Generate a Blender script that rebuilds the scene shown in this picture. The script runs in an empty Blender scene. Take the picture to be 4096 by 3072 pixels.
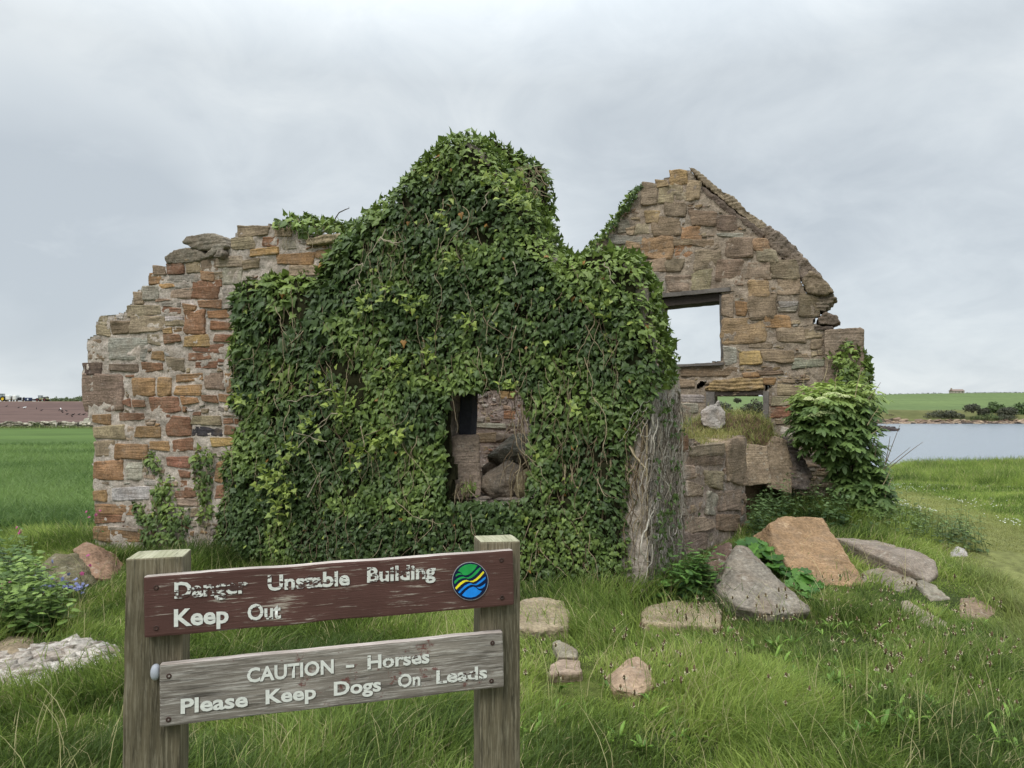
import bpy, bmesh, math, random
import numpy as np
from mathutils import Vector, Matrix
R = math.radians
SC = bpy.context.scene
COL = SC.collection
random.seed(7)

# ------------------------------------------------------------------ camera, sky, sun, exposure
FPX = 2850.0                      # focal length in pixels of the 4096 px wide photograph
PITCH = math.atan(104.0 / FPX)
EYE = 1.6
cam_d = bpy.data.cameras.new("camera")
cam_d.sensor_width = 36.0
cam_d.lens = 36.0 * FPX / 4096.0
cam_d.clip_start = 0.05
cam_d.clip_end = 5000.0
cam = bpy.data.objects.new("camera", cam_d)
COL.objects.link(cam)
cam.location = (0, 0, EYE)
cam.rotation_euler = (R(90) + PITCH, 0, 0)
SC.camera = cam

SUN_EL, SUN_AZ = R(52), R(205)    # high veiled sun, behind and left of the camera
wd = bpy.data.worlds.new("World")
SC.world = wd
wd.use_nodes = True
nt = wd.node_tree
nt.nodes.clear()
def wn(t, **k):
    n = nt.nodes.new(t)
    for a, b in k.items():
        setattr(n, a, b)
    return n
sky = wn('ShaderNodeTexSky', sky_type='NISHITA', sun_disc=False)
sky.sun_elevation = SUN_EL
sky.sun_rotation = SUN_AZ
bgA = wn('ShaderNodeBackground')
bgA.inputs['Strength'].default_value = 0.1
nt.links.new(sky.outputs[0], bgA.inputs['Color'])
tc = wn('ShaderNodeTexCoord')
sep = wn('ShaderNodeSeparateXYZ')
nt.links.new(tc.outputs['Generated'], sep.inputs[0])
def wmath(op, a, b=None, clamp=False):
    n = wn('ShaderNodeMath', operation=op, use_clamp=clamp)
    for i, v in enumerate((a, b)):
        if v is None:
            continue
        if isinstance(v, (int, float)):
            n.inputs[i].default_value = v
        else:
            nt.links.new(v, n.inputs[i])
    return n.outputs[0]
zc = wmath('MAXIMUM', sep.outputs['Z'], 0.0)
den = wmath('ADD', zc, 0.4)                      # cloud deck seen in perspective
cx, cy = wmath('DIVIDE', sep.outputs['X'], den), wmath('DIVIDE', sep.outputs['Y'], den)
comb = wn('ShaderNodeCombineXYZ')
nt.links.new(cx, comb.inputs[0]); nt.links.new(cy, comb.inputs[1])
def wnoise(scale, detail, rough, off, dist=0.0):
    mp = wn('ShaderNodeMapping')
    mp.inputs['Location'].default_value = off
    nt.links.new(comb.outputs[0], mp.inputs[0])
    n = wn('ShaderNodeTexNoise')
    n.inputs['Scale'].default_value = scale
    n.inputs['Detail'].default_value = detail
    n.inputs['Roughness'].default_value = rough
    n.inputs['Distortion'].default_value = dist
    nt.links.new(mp.outputs[0], n.inputs['Vector'])
    return n.outputs[0]
big = wnoise(1.5, 5.0, 0.5, (3.6, 2.3, 0.9), 0.3)
fine = wnoise(5.0, 8.0, 0.6, (8.2, 4.4, 1.0), 0.5)
mixn = wmath('ADD', wmath('MULTIPLY', big, 0.6), wmath('MULTIPLY', fine, 0.4))
ramp = wn('ShaderNodeValToRGB')
cr = ramp.color_ramp
cr.elements[0].position, cr.elements[0].color = 0.34, (0.44, 0.485, 0.525, 1)
cr.elements[1].position, cr.elements[1].color = 0.62, (0.63, 0.67, 0.69, 1)
e = cr.elements.new(0.50); e.color = (0.545, 0.59, 0.622, 1)
# one heavier cloud low on the left
dt = wn('ShaderNodeVectorMath', operation='DOT_PRODUCT')
nt.links.new(tc.outputs['Generated'], dt.inputs[0])
dv = Vector(((230 - 2048) / 2850, 1, (1640 - 900) / 2850)).normalized(); dt.inputs[1].default_value = dv
cl_ = wn('ShaderNodeMapRange', interpolation_type='SMOOTHSTEP')
cl_.inputs['From Min'].default_value = 0.982; cl_.inputs['From Max'].default_value = 0.999
nt.links.new(wmath('ADD', dt.outputs['Value'], wmath('MULTIPLY', wmath('SUBTRACT', fine, 0.5), 0.03)), cl_.inputs[0])
mixn = wmath('SUBTRACT', mixn, wmath('MULTIPLY', cl_.outputs[0], 0.16))
nt.links.new(mixn, ramp.inputs[0])
# an overcast sky is about three times brighter overhead than at the horizon
gain = wn('ShaderNodeMapRange')
gain.inputs['From Min'].default_value = 0.42; gain.inputs['From Max'].default_value = 1.0
gain.inputs['To Min'].default_value = 1.0; gain.inputs['To Max'].default_value = 3.4
nt.links.new(sep.outputs['Z'], gain.inputs[0])
bgB = wn('ShaderNodeBackground')
nt.links.new(ramp.outputs[0], bgB.inputs['Color'])
nt.links.new(gain.outputs[0], bgB.inputs['Strength'])
mixs = wn('ShaderNodeMixShader')
mixs.inputs[0].default_value = 0.93
nt.links.new(bgA.outputs[0], mixs.inputs[1]); nt.links.new(bgB.outputs[0], mixs.inputs[2])
outw = wn('ShaderNodeOutputWorld')
nt.links.new(mixs.outputs[0], outw.inputs[0])

sun_d = bpy.data.lights.new("sun", 'SUN')
sun_d.energy = 1.3
sun_d.angle = R(25)
sun_d.color = (1.0, 0.96, 0.9)
sun = bpy.data.objects.new("sun", sun_d)
COL.objects.link(sun)
sd = Vector((math.sin(SUN_AZ) * math.cos(SUN_EL), math.cos(SUN_AZ) * math.cos(SUN_EL), math.sin(SUN_EL)))
sun.rotation_euler = sd.to_track_quat('Z', 'Y').to_euler()
SC.view_settings.view_transform = 'Standard'
SC.view_settings.look = 'None'
SC.view_settings.exposure = 0.35
SC.view_settings.gamma = 1.0
SC.cycles.max_bounces = 6
SC.cycles.diffuse_bounces = 3
SC.cycles.glossy_bounces = 3
SC.cycles.transmission_bounces = 3
SC.cycles.use_adaptive_sampling = True
SC.cycles.adaptive_threshold = 0.02

# ------------------------------------------------------------------ small maths
CP, SP = math.cos(PITCH), math.sin(PITCH)
def ray(px, py):
    a, b = (np.asarray(px, float) - 2048) / FPX, (1536 - np.asarray(py, float)) / FPX
    return np.stack([a, CP - b * SP, SP + b * CP], -1)
def P(px, py, Y):
    d = ray(px, py)
    return np.array([0, 0, EYE]) + d * (np.asarray(Y) / d[..., 1])[..., None]
def srgb(r, g, b):
    c = np.array([r, g, b], float) / 255.0
    return np.where(c <= 0.04045, c / 12.92, ((c + 0.055) / 1.055) ** 2.4)
def sm(a, b, x):
    t = np.clip((np.asarray(x, float) - a) / (b - a), 0, 1)
    return t * t * (3 - 2 * t)
def _h(i, j, k, s):
    n = (i.astype(np.int64) * 374761393 + j.astype(np.int64) * 668265263 + k.astype(np.int64) * 2147483647 + s * 974634777) & 0xffffffff
    n = ((n ^ (n >> 13)) * 1274126177) & 0xffffffff
    n = ((n ^ (n >> 16)) * 2246822519) & 0xffffffff
    return ((n ^ (n >> 15)) & 0xffffff) / float(0xffffff)
def vn(p, s=0):
    p = np.asarray(p, float)
    f = np.floor(p)
    i = f.astype(np.int64)
    t = p - f
    t = t * t * (3 - 2 * t)
    r = 0
    for dx in (0, 1):
        for dy in (0, 1):
            for dz in (0, 1):
                w = (t[..., 0] if dx else 1 - t[..., 0]) * (t[..., 1] if dy else 1 - t[..., 1]) * (t[..., 2] if dz else 1 - t[..., 2])
                r = r + w * _h(i[..., 0] + dx, i[..., 1] + dy, i[..., 2] + dz, s)
    return r
def fbm(p, o=4, s=0):
    p = np.asarray(p, float)
    a, r, t = 1.0, 0, 0
    for k in range(o):
        r = r + a * vn(p * 2 ** k + 17.3 * k, s + k)
        t += a
        a *= 0.5
    return r / t
def fb2(x, y, o=4, s=0):
    return fbm(np.stack([x, y, np.zeros_like(x)], -1), o, s)
def unit(v):
    return v / np.maximum(np.linalg.norm(v, axis=-1, keepdims=True), 1e-9)
def pip(x, y, poly):
    poly = np.asarray(poly, float)
    ins = np.zeros(np.shape(x), bool)
    j = len(poly) - 1
    for i in range(len(poly)):
        xi, yi = poly[i]; xj, yj = poly[j]
        if yi != yj:
            c = ((yi > y) != (yj > y)) & (x < (xj - xi) * (y - yi) / (yj - yi) + xi)
            ins ^= c
        j = i
    return ins
def polydist(x, y, poly):
    """distance to the outline and the direction towards its nearest point"""
    poly = np.asarray(poly, float)
    bd = np.full(len(x), 1e9); bx = np.zeros(len(x)); by = np.zeros(len(x))
    for i in range(len(poly)):
        a, b = poly[i], poly[(i + 1) % len(poly)]
        d = b - a
        t = np.clip(((x - a[0]) * d[0] + (y - a[1]) * d[1]) / max(d @ d, 1e-9), 0, 1)
        qx, qy = a[0] + t * d[0] - x, a[1] + t * d[1] - y
        q = np.hypot(qx, qy)
        m = q < bd
        bd[m] = q[m]; bx[m] = qx[m]; by[m] = qy[m]
    n = np.maximum(bd, 1e-6)
    return bd, bx / n, by / n

# ------------------------------------------------------------------ meshes and objects
def mesh(name, V, F, C=None, mats=(), midx=None, smooth=True):
    """V (n,3); F: list of int arrays (m,3) or (m,4); C (n,3) colours per vertex"""
    me = bpy.data.meshes.new(name)
    V = np.ascontiguousarray(V, np.float32)
    if isinstance(F, np.ndarray):
        F = [F]
    F = [np.asarray(f, np.int32) for f in F if len(f)]
    nl = sum(f.size for f in F); nf = sum(len(f) for f in F)
    me.vertices.add(len(V)); me.vertices.foreach_set('co', V.ravel())
    me.loops.add(nl); me.loops.foreach_set('vertex_index', np.concatenate([f.ravel() for f in F]))
    me.polygons.add(nf)
    tot = np.concatenate([np.full(len(f), f.shape[1], np.int32) for f in F])
    st = np.zeros(nf, np.int32); st[1:] = np.cumsum(tot)[:-1]
    me.polygons.foreach_set('loop_start', st)
    try:
        me.polygons.foreach_set('loop_total', tot)
    except Exception:
        pass
    for m in mats:
        me.materials.append(m)
    if midx is not None:
        me.polygons.foreach_set('material_index', np.asarray(midx, np.int32))
    me.update(calc_edges=True)
    me.polygons.foreach_set('use_smooth', np.full(nf, smooth, bool))
    if C is not None:
        at = me.color_attributes.new('Col', 'FLOAT_COLOR', 'POINT')
        c4 = np.ones((len(V), 4), np.float32); c4[:, :3] = C
        at.data.foreach_set('color', c4.ravel())
    me.validate()
    return me
class Soup:
    def __init__(s):
        s.V, s.F, s.C, s.M, s.n = [], [], [], [], 0
    def add(s, V, F, C, m=0):
        V = np.asarray(V, float).reshape(-1, 3)
        if isinstance(F, np.ndarray):
            F = [F]
        for f in F:
            if len(f):
                s.F.append(np.asarray(f) + s.n); s.M.append(np.full(len(f), m))
        s.V.append(V); s.C.append(np.broadcast_to(np.asarray(C, float), V.shape)); s.n += len(V)
    def build(s, name, mats, parent=None, origin=None, smooth=True):
        V = np.concatenate(s.V)
        C = np.concatenate(s.C)
        tri = [i for i, f in enumerate(s.F) if f.shape[1] == 3]; qd = [i for i, f in enumerate(s.F) if f.shape[1] == 4]
        F, M = [], []
        for g in (tri, qd):
            if g:
                F.append(np.concatenate([s.F[i] for i in g])); M.append(np.concatenate([s.M[i] for i in g]))
        if origin is not None:
            V = V - np.asarray(origin)
        me = mesh(name, V, F, C, mats, np.concatenate(M), smooth)
        return link(name, me, parent, origin)
def link(name, data, parent=None, origin=None):
    o = bpy.data.objects.new(name, data)
    COL.objects.link(o)
    if parent is not None:
        o.parent = parent
        if origin is not None:
            o.location = Vector(origin) - parent.location
        else:
            o.location = -parent.location
    elif origin is not None:
        o.location = origin
    return o
def tag(o, label=None, cat=None, group=None, kind=None):
    if label: o['label'] = label
    if cat: o['category'] = cat
    if group: o['group'] = group
    if kind: o['kind'] = kind
    return o
def empty(name, loc, label, cat, group=None):
    o = bpy.data.objects.new(name, None)
    o.empty_display_size = 0.1
    COL.objects.link(o)
    o.location = Vector([float(v) for v in loc])
    return tag(o, label, cat, group)

# ------------------------------------------------------------------ materials
def M_new(name):
    m = bpy.data.materials.new(name)
    m.use_nodes = True
    t = m.node_tree
    t.nodes.clear()
    b = t.nodes.new('ShaderNodeBsdfPrincipled')
    o = t.nodes.new('ShaderNodeOutputMaterial')
    t.links.new(b.outputs[0], o.inputs[0])
    return m, t, b
class NB:
    """tiny node-building helper"""
    def __init__(s, t): s.t = t
    def n(s, ty, **k):
        n = s.t.nodes.new(ty)
        for a, b in k.items(): setattr(n, a, b)
        return n
    def put(s, sock, v):
        if v is None: return
        if isinstance(v, bpy.types.NodeSocket): s.t.links.new(v, sock)
        elif isinstance(v, (tuple, list, np.ndarray)) and len(v) == 3 and sock.type == 'RGBA': sock.default_value = (*[float(q) for q in v], 1)
        else: sock.default_value = v
    def coord(s, scale=(1, 1, 1), kind='Object', loc=(0, 0, 0)):
        c = s.n('ShaderNodeTexCoord'); m = s.n('ShaderNodeMapping')
        m.inputs['Scale'].default_value = scale; m.inputs['Location'].default_value = loc
        s.t.links.new(c.outputs[kind], m.inputs[0])
        return m.outputs[0]
    def noise(s, scale, detail=5, rough=0.55, vec=None, dist=0):
        n = s.n('ShaderNodeTexNoise')
        n.inputs['Scale'].default_value = scale; n.inputs['Detail'].default_value = detail
        n.inputs['Roughness'].default_value = rough; n.inputs['Distortion'].default_value = dist
        s.t.links.new(vec if vec is not None else s.coord(), n.inputs['Vector'])
        return n.outputs[0]
    def mr(s, v, a, b, c, d):
        n = s.n('ShaderNodeMapRange')
        s.put(n.inputs[0], v)
        for i, q in enumerate((a, b, c, d)): n.inputs[i + 1].default_value = q
        return n.outputs[0]
    def mul(s, col, f):
        n = s.n('ShaderNodeVectorMath', operation='SCALE')
        s.put(n.inputs[0], col); s.put(n.inputs['Scale'], f)
        return n.outputs[0]
    def math(s, op, a, b):
        n = s.n('ShaderNodeMath', operation=op)
        s.put(n.inputs[0], a); s.put(n.inputs[1], b)
        return n.outputs[0]
    def mix(s, f, a, b):
        n = s.n('ShaderNodeMix', data_type='RGBA')
        s.put(n.inputs[0], f); s.put(n.inputs[6], a); s.put(n.inputs[7], b)
        return n.outputs[2]
    def attr(s, name='Col'):
        n = s.n('ShaderNodeVertexColor'); n.layer_name = name
        return n.outputs[0]
    def bump(s, h, strength, dist):
        n = s.n('ShaderNodeBump')
        n.inputs['Strength'].default_value = strength; n.inputs['Distance'].default_value = dist
        s.t.links.new(h, n.inputs['Height'])
        return n.outputs[0]
def m_stone(name, strata=0.3, lichen=0.25, lcol=srgb(190, 186, 172), lscale=9, bump=0.5, dark=0.2, bands=1.0):
    m, t, b = M_new(name); k = NB(t)
    v = k.coord()
    n1 = k.noise(5, 8, 0.62, v); n2 = k.noise(45, 6, 0.7, v)
    st = k.noise(4.5, 5, 0.6, k.coord((0.7, 0.7, 9)), 0.4)
    c = k.mul(k.attr(), k.mr(n1, 0.3, 0.7, 0.66, 1.32))
    c = k.mul(c, k.mr(n2, 0.32, 0.68, 0.62, 1.34))
    c = k.mul(c, k.mr(st, 0.35, 0.65, 1 - strata, 1 + strata * 0.6))
    hue = k.noise(5.5, 6, 0.65, k.coord(loc=(5, 3, 1)))
    c = k.mix(k.mr(hue, 0.45, 0.7, 0, 0.5), c, k.mul(srgb(134, 116, 98), k.mr(n2, 0.3, 0.7, 0.8, 1.2)))
    l1 = k.noise(lscale, 9, 0.72, k.coord(loc=(2, 9, 4)))
    c = k.mix(k.mr(l1, 0.57, 0.66, 0, lichen), c, lcol)
    d1 = k.noise(lscale * 0.8, 9, 0.75, k.coord(loc=(12, 1, 7)))
    c = k.mix(k.mr(d1, 0.58, 0.68, 0, dark), c, srgb(48, 44, 40))
    t.links.new(c, b.inputs['Base Color'])
    b.inputs['Roughness'].default_value = 0.92
    b.inputs['Specular IOR Level'].default_value = 0.2
    h = k.math('ADD', k.math('MULTIPLY', n2, 0.5), k.math('ADD', k.math('MULTIPLY', st, bands), k.noise(16, 7, 0.65, v)))
    t.links.new(k.bump(h, bump, 0.02), b.inputs['Normal'])
    return m
def m_leaf(name, rough=0.42, trans=0.25, spec=0.45, vein=True):
    m, t, b = M_new(name); k = NB(t)
    n1 = k.noise(55, 3, 0.5)
    c = k.mul(k.attr(), k.mr(n1, 0.3, 0.7, 0.85, 1.15))
    t.links.new(c, b.inputs['Base Color'])
    b.inputs['Roughness'].default_value = rough
    b.inputs['Specular IOR Level'].default_value = spec
    tr = t.nodes.new('ShaderNodeBsdfTranslucent'); t.links.new(k.mul(c, 1.1), tr.inputs[0])
    mx = t.nodes.new('ShaderNodeMixShader'); mx.inputs[0].default_value = trans
    o = [n for n in t.nodes if n.type == 'OUTPUT_MATERIAL'][0]
    t.links.new(b.outputs[0], mx.inputs[1]); t.links.new(tr.outputs[0], mx.inputs[2]); t.links.new(mx.outputs[0], o.inputs[0])
    return m
def m_plain(name, rough=0.8, nscale=20, amt=0.2, bump=0.0, spec=0.3, metal=0.0):
    m, t, b = M_new(name); k = NB(t)
    n1 = k.noise(nscale, 6, 0.6)
    t.links.new(k.mul(k.attr(), k.mr(n1, 0.3, 0.7, 1 - amt, 1 + amt)), b.inputs['Base Color'])
    b.inputs['Roughness'].default_value = rough
    b.inputs['Specular IOR Level'].default_value = spec
    b.inputs['Metallic'].default_value = metal
    if bump: t.links.new(k.bump(n1, bump, 0.02), b.inputs['Normal'])
    return m
MS_front = m_stone('old_sandstone', 0.2, 0.35, srgb(172, 160, 148), 11, bump=0.8)
MS_gable = m_stone('gable_stone', 0.22, 0.4, srgb(158, 148, 134), 9, 0.8, 0.35)
MS_rock = m_stone('fallen_stone', 0.12, 0.6, srgb(176, 170, 158), 12, 0.9, 0.55)
MS_mortar = m_stone('lime_mortar', 0.02, 0.5, srgb(208, 202, 194), 8, 1.0, 0.45, 0.1)
M_ivy = m_leaf('ivy_leaf', 0.46, 0.16, 0.32)
M_leaf = m_leaf('soft_leaf', 0.5, 0.25, 0.35)
M_grass = m_leaf('grass_blade', 0.55, 0.42, 0.25)
M_stem = m_plain('stem', 0.8, 40, 0.25)
M_soil = m_plain('soil', 0.95, 14, 0.45, 0.6, 0.1)

# ------------------------------------------------------------------ terrain height
def H(x, y):
    x = np.asarray(x, float); y = np.asarray(y, float)
    near = 1 - sm(30, 60, y)
    z = 0.10 * (fb2(x * 0.55, y * 0.55, 3, 3) - 0.5) * near + 0.04 * (fb2(x * 2.3, y * 2.3, 3, 9) - 0.5) * near
    z = z + 0.42 * np.exp(-((x - 3.9) ** 2 / 4.5 + (y - 9.6) ** 2 / 5.0))
    z = z + 0.10 * np.exp(-((x - 2.3) ** 2 / 1.5 + (y - 6.6) ** 2 / 1.0))
    u = x / np.maximum(y, 1.0)
    right = sm(0.08, 0.2, u)
    z = z - 0.42 * sm(11, 22, y) * right + 0.12 * sm(14, 21, y) * right * sm(0.5, 0.75, u) * (1 - sm(23, 30, y))
    edge = 24.0 + 2.0 * (fb2(x * 0.3, y * 0.1, 2, 5) - 0.5)
    z = z - 6.2 * sm(0, 7, y - edge) * right                       # bank down to the sea
    z = z + 4.7 * sm(70, 275, y) ** 0.8 * (1 - right)              # rising farmland on the left
    return z
def G(px, py, lo=2.5, hi=60):
    """first ground point on the ray through a pixel"""
    ys = np.concatenate([np.linspace(lo, 12, 400), np.linspace(12, hi, 300)])
    p = P(np.full(ys.shape, px), np.full(ys.shape, py), ys)
    k = np.argmax(p[:, 2] <= H(p[:, 0], p[:, 1]))
    return p[k] if k else p[-1]

# ------------------------------------------------------------------ wall planes
class Plane:
    def __init__(s, p0, p1):
        s.o = np.array([p0[0], p0[1], 0.0]); d = np.array([p1[0] - p0[0], p1[1] - p0[1], 0.0])
        s.len = np.linalg.norm(d); s.d = d / s.len
        n = np.array([s.d[1], -s.d[0], 0.0])
        if n @ (np.array([0, 0, 0]) - s.o) < 0: n = -n
        s.n = n
    def uv(s, px, py, off=0.0):
        r = ray(px, py); c = np.array([0, 0, EYE])
        t = ((s.o + s.n * off - c) @ s.n) / (r @ s.n)
        q = c + r * t[..., None] - s.o
        return np.stack([q @ s.d, q[..., 2]], -1)
    def poly(s, pts, off=0.0):
        a = np.asarray(pts, float)
        return s.uv(a[:, 0], a[:, 1], off)
    def pt(s, u, v, d=0.0):
        u, v, d = np.broadcast_arrays(np.asarray(u, float), np.asarray(v, float), np.asarray(d, float))
        return s.o + u[..., None] * s.d + d[..., None] * s.n + v[..., None] * np.array([0, 0, 1.0])
def at_u(u, Y): return (u * Y, Y)
K = 0.37; Y0 = 6.42
LFT = at_u(-0.585, Y0 / (1 - K * 0.585)); COR = at_u(0.19, Y0 / (1 + K * 0.19))
FRONT = Plane(LFT, COR)
KG = 0.45; YG = 10.5 * (1 + KG * 0.25)
GAB = Plane(at_u(0.08, YG / (1 + KG * 0.08)), at_u(0.494, YG / (1 + KG * 0.494)))
SIDE = Plane(COR, at_u(0.333, 8.55))
BACK = Plane((FRONT.o - FRONT.n * 2.7)[:2], (FRONT.o - FRONT.n * 2.7 + FRONT.d * FRONT.len)[:2])

# cube-sphere template used for every stone
def cube_tpl(n):
    key, V, F = {}, [], []
    for ax in range(3):
        for sgn in (-1, 1):
            idx = np.zeros((n + 1, n + 1), int)
            for i in range(n + 1):
                for j in range(n + 1):
                    q = [0, 0, 0]
                    q[ax] = sgn * n; q[(ax + 1) % 3] = 2 * i - n; q[(ax + 2) % 3] = 2 * j - n
                    q = tuple(q)
                    if q not in key:
                        key[q] = len(V); V.append([c / n for c in q])
                    idx[i, j] = key[q]
            for i in range(n):
                for j in range(n):
                    f = [idx[i, j], idx[i + 1, j], idx[i + 1, j + 1], idx[i, j + 1]]
                    F.append(f if sgn > 0 else f[::-1])
    return np.array(V), np.array(F)
CT = {n: cube_tpl(n) for n in (2, 4, 6, 11)}
def rounded(V, p):
    k = (np.abs(V) ** p).sum(1) ** (1 / p)
    return V / k[:, None]
PAL = {'o': (152, 120, 88), 'r': (136, 100, 78), 'g': (150, 142, 130), 'b': (152, 136, 112), 'y': (168, 138, 96), 'p': (150, 131, 112),
       'd': (80, 66, 58), 'w': (182, 174, 165), 'k': (62, 60, 62), 'h': (150, 126, 96), 't': (134, 117, 97)}
def stones_mesh(soup, plane, quads, cols, prot, depth, amp, seed, n=7, pw=9, mi=0, strata=0.004):
    """quads (S,4,2) corners bl,br,tr,tl in plane uv"""
    T, F = CT[n]
    S = len(quads)
    if not S: return
    rg = np.random.default_rng(seed)
    B = rounded(np.sign(T) * np.abs(T) ** 0.5, pw)
    a = (B[:, 0] + 1) / 2; b = (B[:, 1] + 1) / 2
    w = np.stack([(1 - a) * (1 - b), a * (1 - b), a * b, (1 - a) * b], 1)
    uv = np.einsum('vk,skc->svc', w, quads)
    sz = np.minimum(np.linalg.norm(quads[:, 1] - quads[:, 0], axis=1), np.linalg.norm(quads[:, 3] - quads[:, 0], axis=1))
    front = prot[:, None] + np.zeros((S, len(T)))
    tilt = (rg.random((S, 2)) - 0.5) * 0.05
    d = front - (1 - B[None, :, 2]) / 2 * depth[:, None] + tilt[:, :1] * B[None, :, 0] * sz[:, None] + tilt[:, 1:] * B[None, :, 1] * sz[:, None]
    off = rg.random((S, 1, 3)) * 50
    q = np.concatenate([uv, d[..., None]], -1)
    k1 = (fbm(q * 7 + off, 4, seed) - 0.5); k2 = fbm(q * 7 + off + 31, 4, seed + 3) - 0.5; k3 = fbm(q * 9 + off + 77, 5, seed + 5) - 0.5
    am = (amp * np.clip(sz / 0.2, 0.4, 1.4))[:, None]
    q[..., 0] += 1.6 * am * k1; q[..., 1] += 1.2 * am * k2; q[..., 2] += 2.0 * am * k3
    q[..., 2] += strata * np.sin(q[..., 1] * 210 + 9 * fbm(q * 5 + off, 2, 2)) * (B[None, :, 2] > 0.4)
    X = plane.pt(q[..., 0], q[..., 1], q[..., 2])
    C = np.repeat(cols[:, None, :], len(T), 1)
    base = (np.arange(S) * len(T))[:, None, None]
    fl = (F[None] + base).reshape(-1, 4)
    # outward winding whichever way the plane's axes run
    if np.dot(np.cross(plane.d, [0, 0, 1.0]), plane.n) < 0: fl = fl[:, ::-1]
    soup.add(X.reshape(-1, 3), fl, C.reshape(-1, 3), mi)
def wall_core(soup, plane, outl, holes, thick, cell, mcol, seed, mi=1, rough=0.018, mort=0.0):
    o = np.asarray(outl)
    u0, v0 = o.min(0) - cell; u1, v1 = o.max(0) + cell
    nu, nv = int((u1 - u0) / cell) + 1, int((v1 - v0) / cell) + 1
    gu, gv = np.meshgrid(u0 + np.arange(nu + 1) * cell, v0 + np.arange(nv + 1) * cell, indexing='ij')
    cu, cv = gu[:-1, :-1] + cell / 2, gv[:-1, :-1] + cell / 2
    w = cell * 1.6
    ju = cu + w * (fb2(cu * 9, cv * 9, 2, seed) - 0.5); jv = cv + w * (fb2(cu * 9 + 40, cv * 9, 2, seed) - 0.5)
    ins = pip(ju, jv, o)
    for h in holes: ins &= ~pip(ju, jv, np.asarray(h))
    d = mort + rough * 2 * (fb2(gu * 6, gv * 9, 4, seed + 1) - 0.5) + 0.03 * (fb2(gu * 26, gv * 30, 3, seed + 2) - 0.5)
    su = gu + 0.5 * cell * (fb2(gu * 23, gv * 23, 2, seed + 6) - 0.5); sv = gv + 0.5 * cell * (fb2(gu * 23 + 9, gv * 23, 2, seed + 7) - 0.5)
    idx = np.arange((nu + 1) * (nv + 1)).reshape(nu + 1, nv + 1)
    ii, jj = np.nonzero(ins)
    f = np.stack([idx[ii, jj], idx[ii + 1, jj], idx[ii + 1, jj + 1], idx[ii, jj + 1]], 1)
    N = idx.size
    Vf = plane.pt(su, sv, d).reshape(-1, 3); Vb = plane.pt(su, sv, -thick - d).reshape(-1, 3)
    faces = [f, f[:, ::-1] + N]
    pad = np.pad(ins, 1)
    for (di, dj, a, b) in ((-1, 0, (0, 1), (0, 0)), (1, 0, (1, 0), (1, 1)), (0, -1, (0, 0), (1, 0)), (0, 1, (1, 1), (0, 1))):
        nb = pad[1 + di:1 + di + nu, 1 + dj:1 + dj + nv]
        ei, ej = np.nonzero(ins & ~nb)
        A, B = idx[ei + a[0], ej + a[1]], idx[ei + b[0], ej + b[1]]
        faces.append(np.stack([B, A, A + N, B + N], 1)[:, ::-1])
    F = np.concatenate(faces)
    if np.dot(np.cross(plane.d, [0, 0, 1.0]), plane.n) < 0: F = F[:, ::-1]
    use = np.zeros(2 * N, bool); use[F.ravel()] = True
    mp = np.cumsum(use) - 1
    V = np.concatenate([Vf, Vb])[use]
    tint = 0.85 + 0.35 * fbm(V * 4, 3, seed + 9)
    soup.add(V, mp[F], mcol[None] * tint[:, None], mi)
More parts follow.
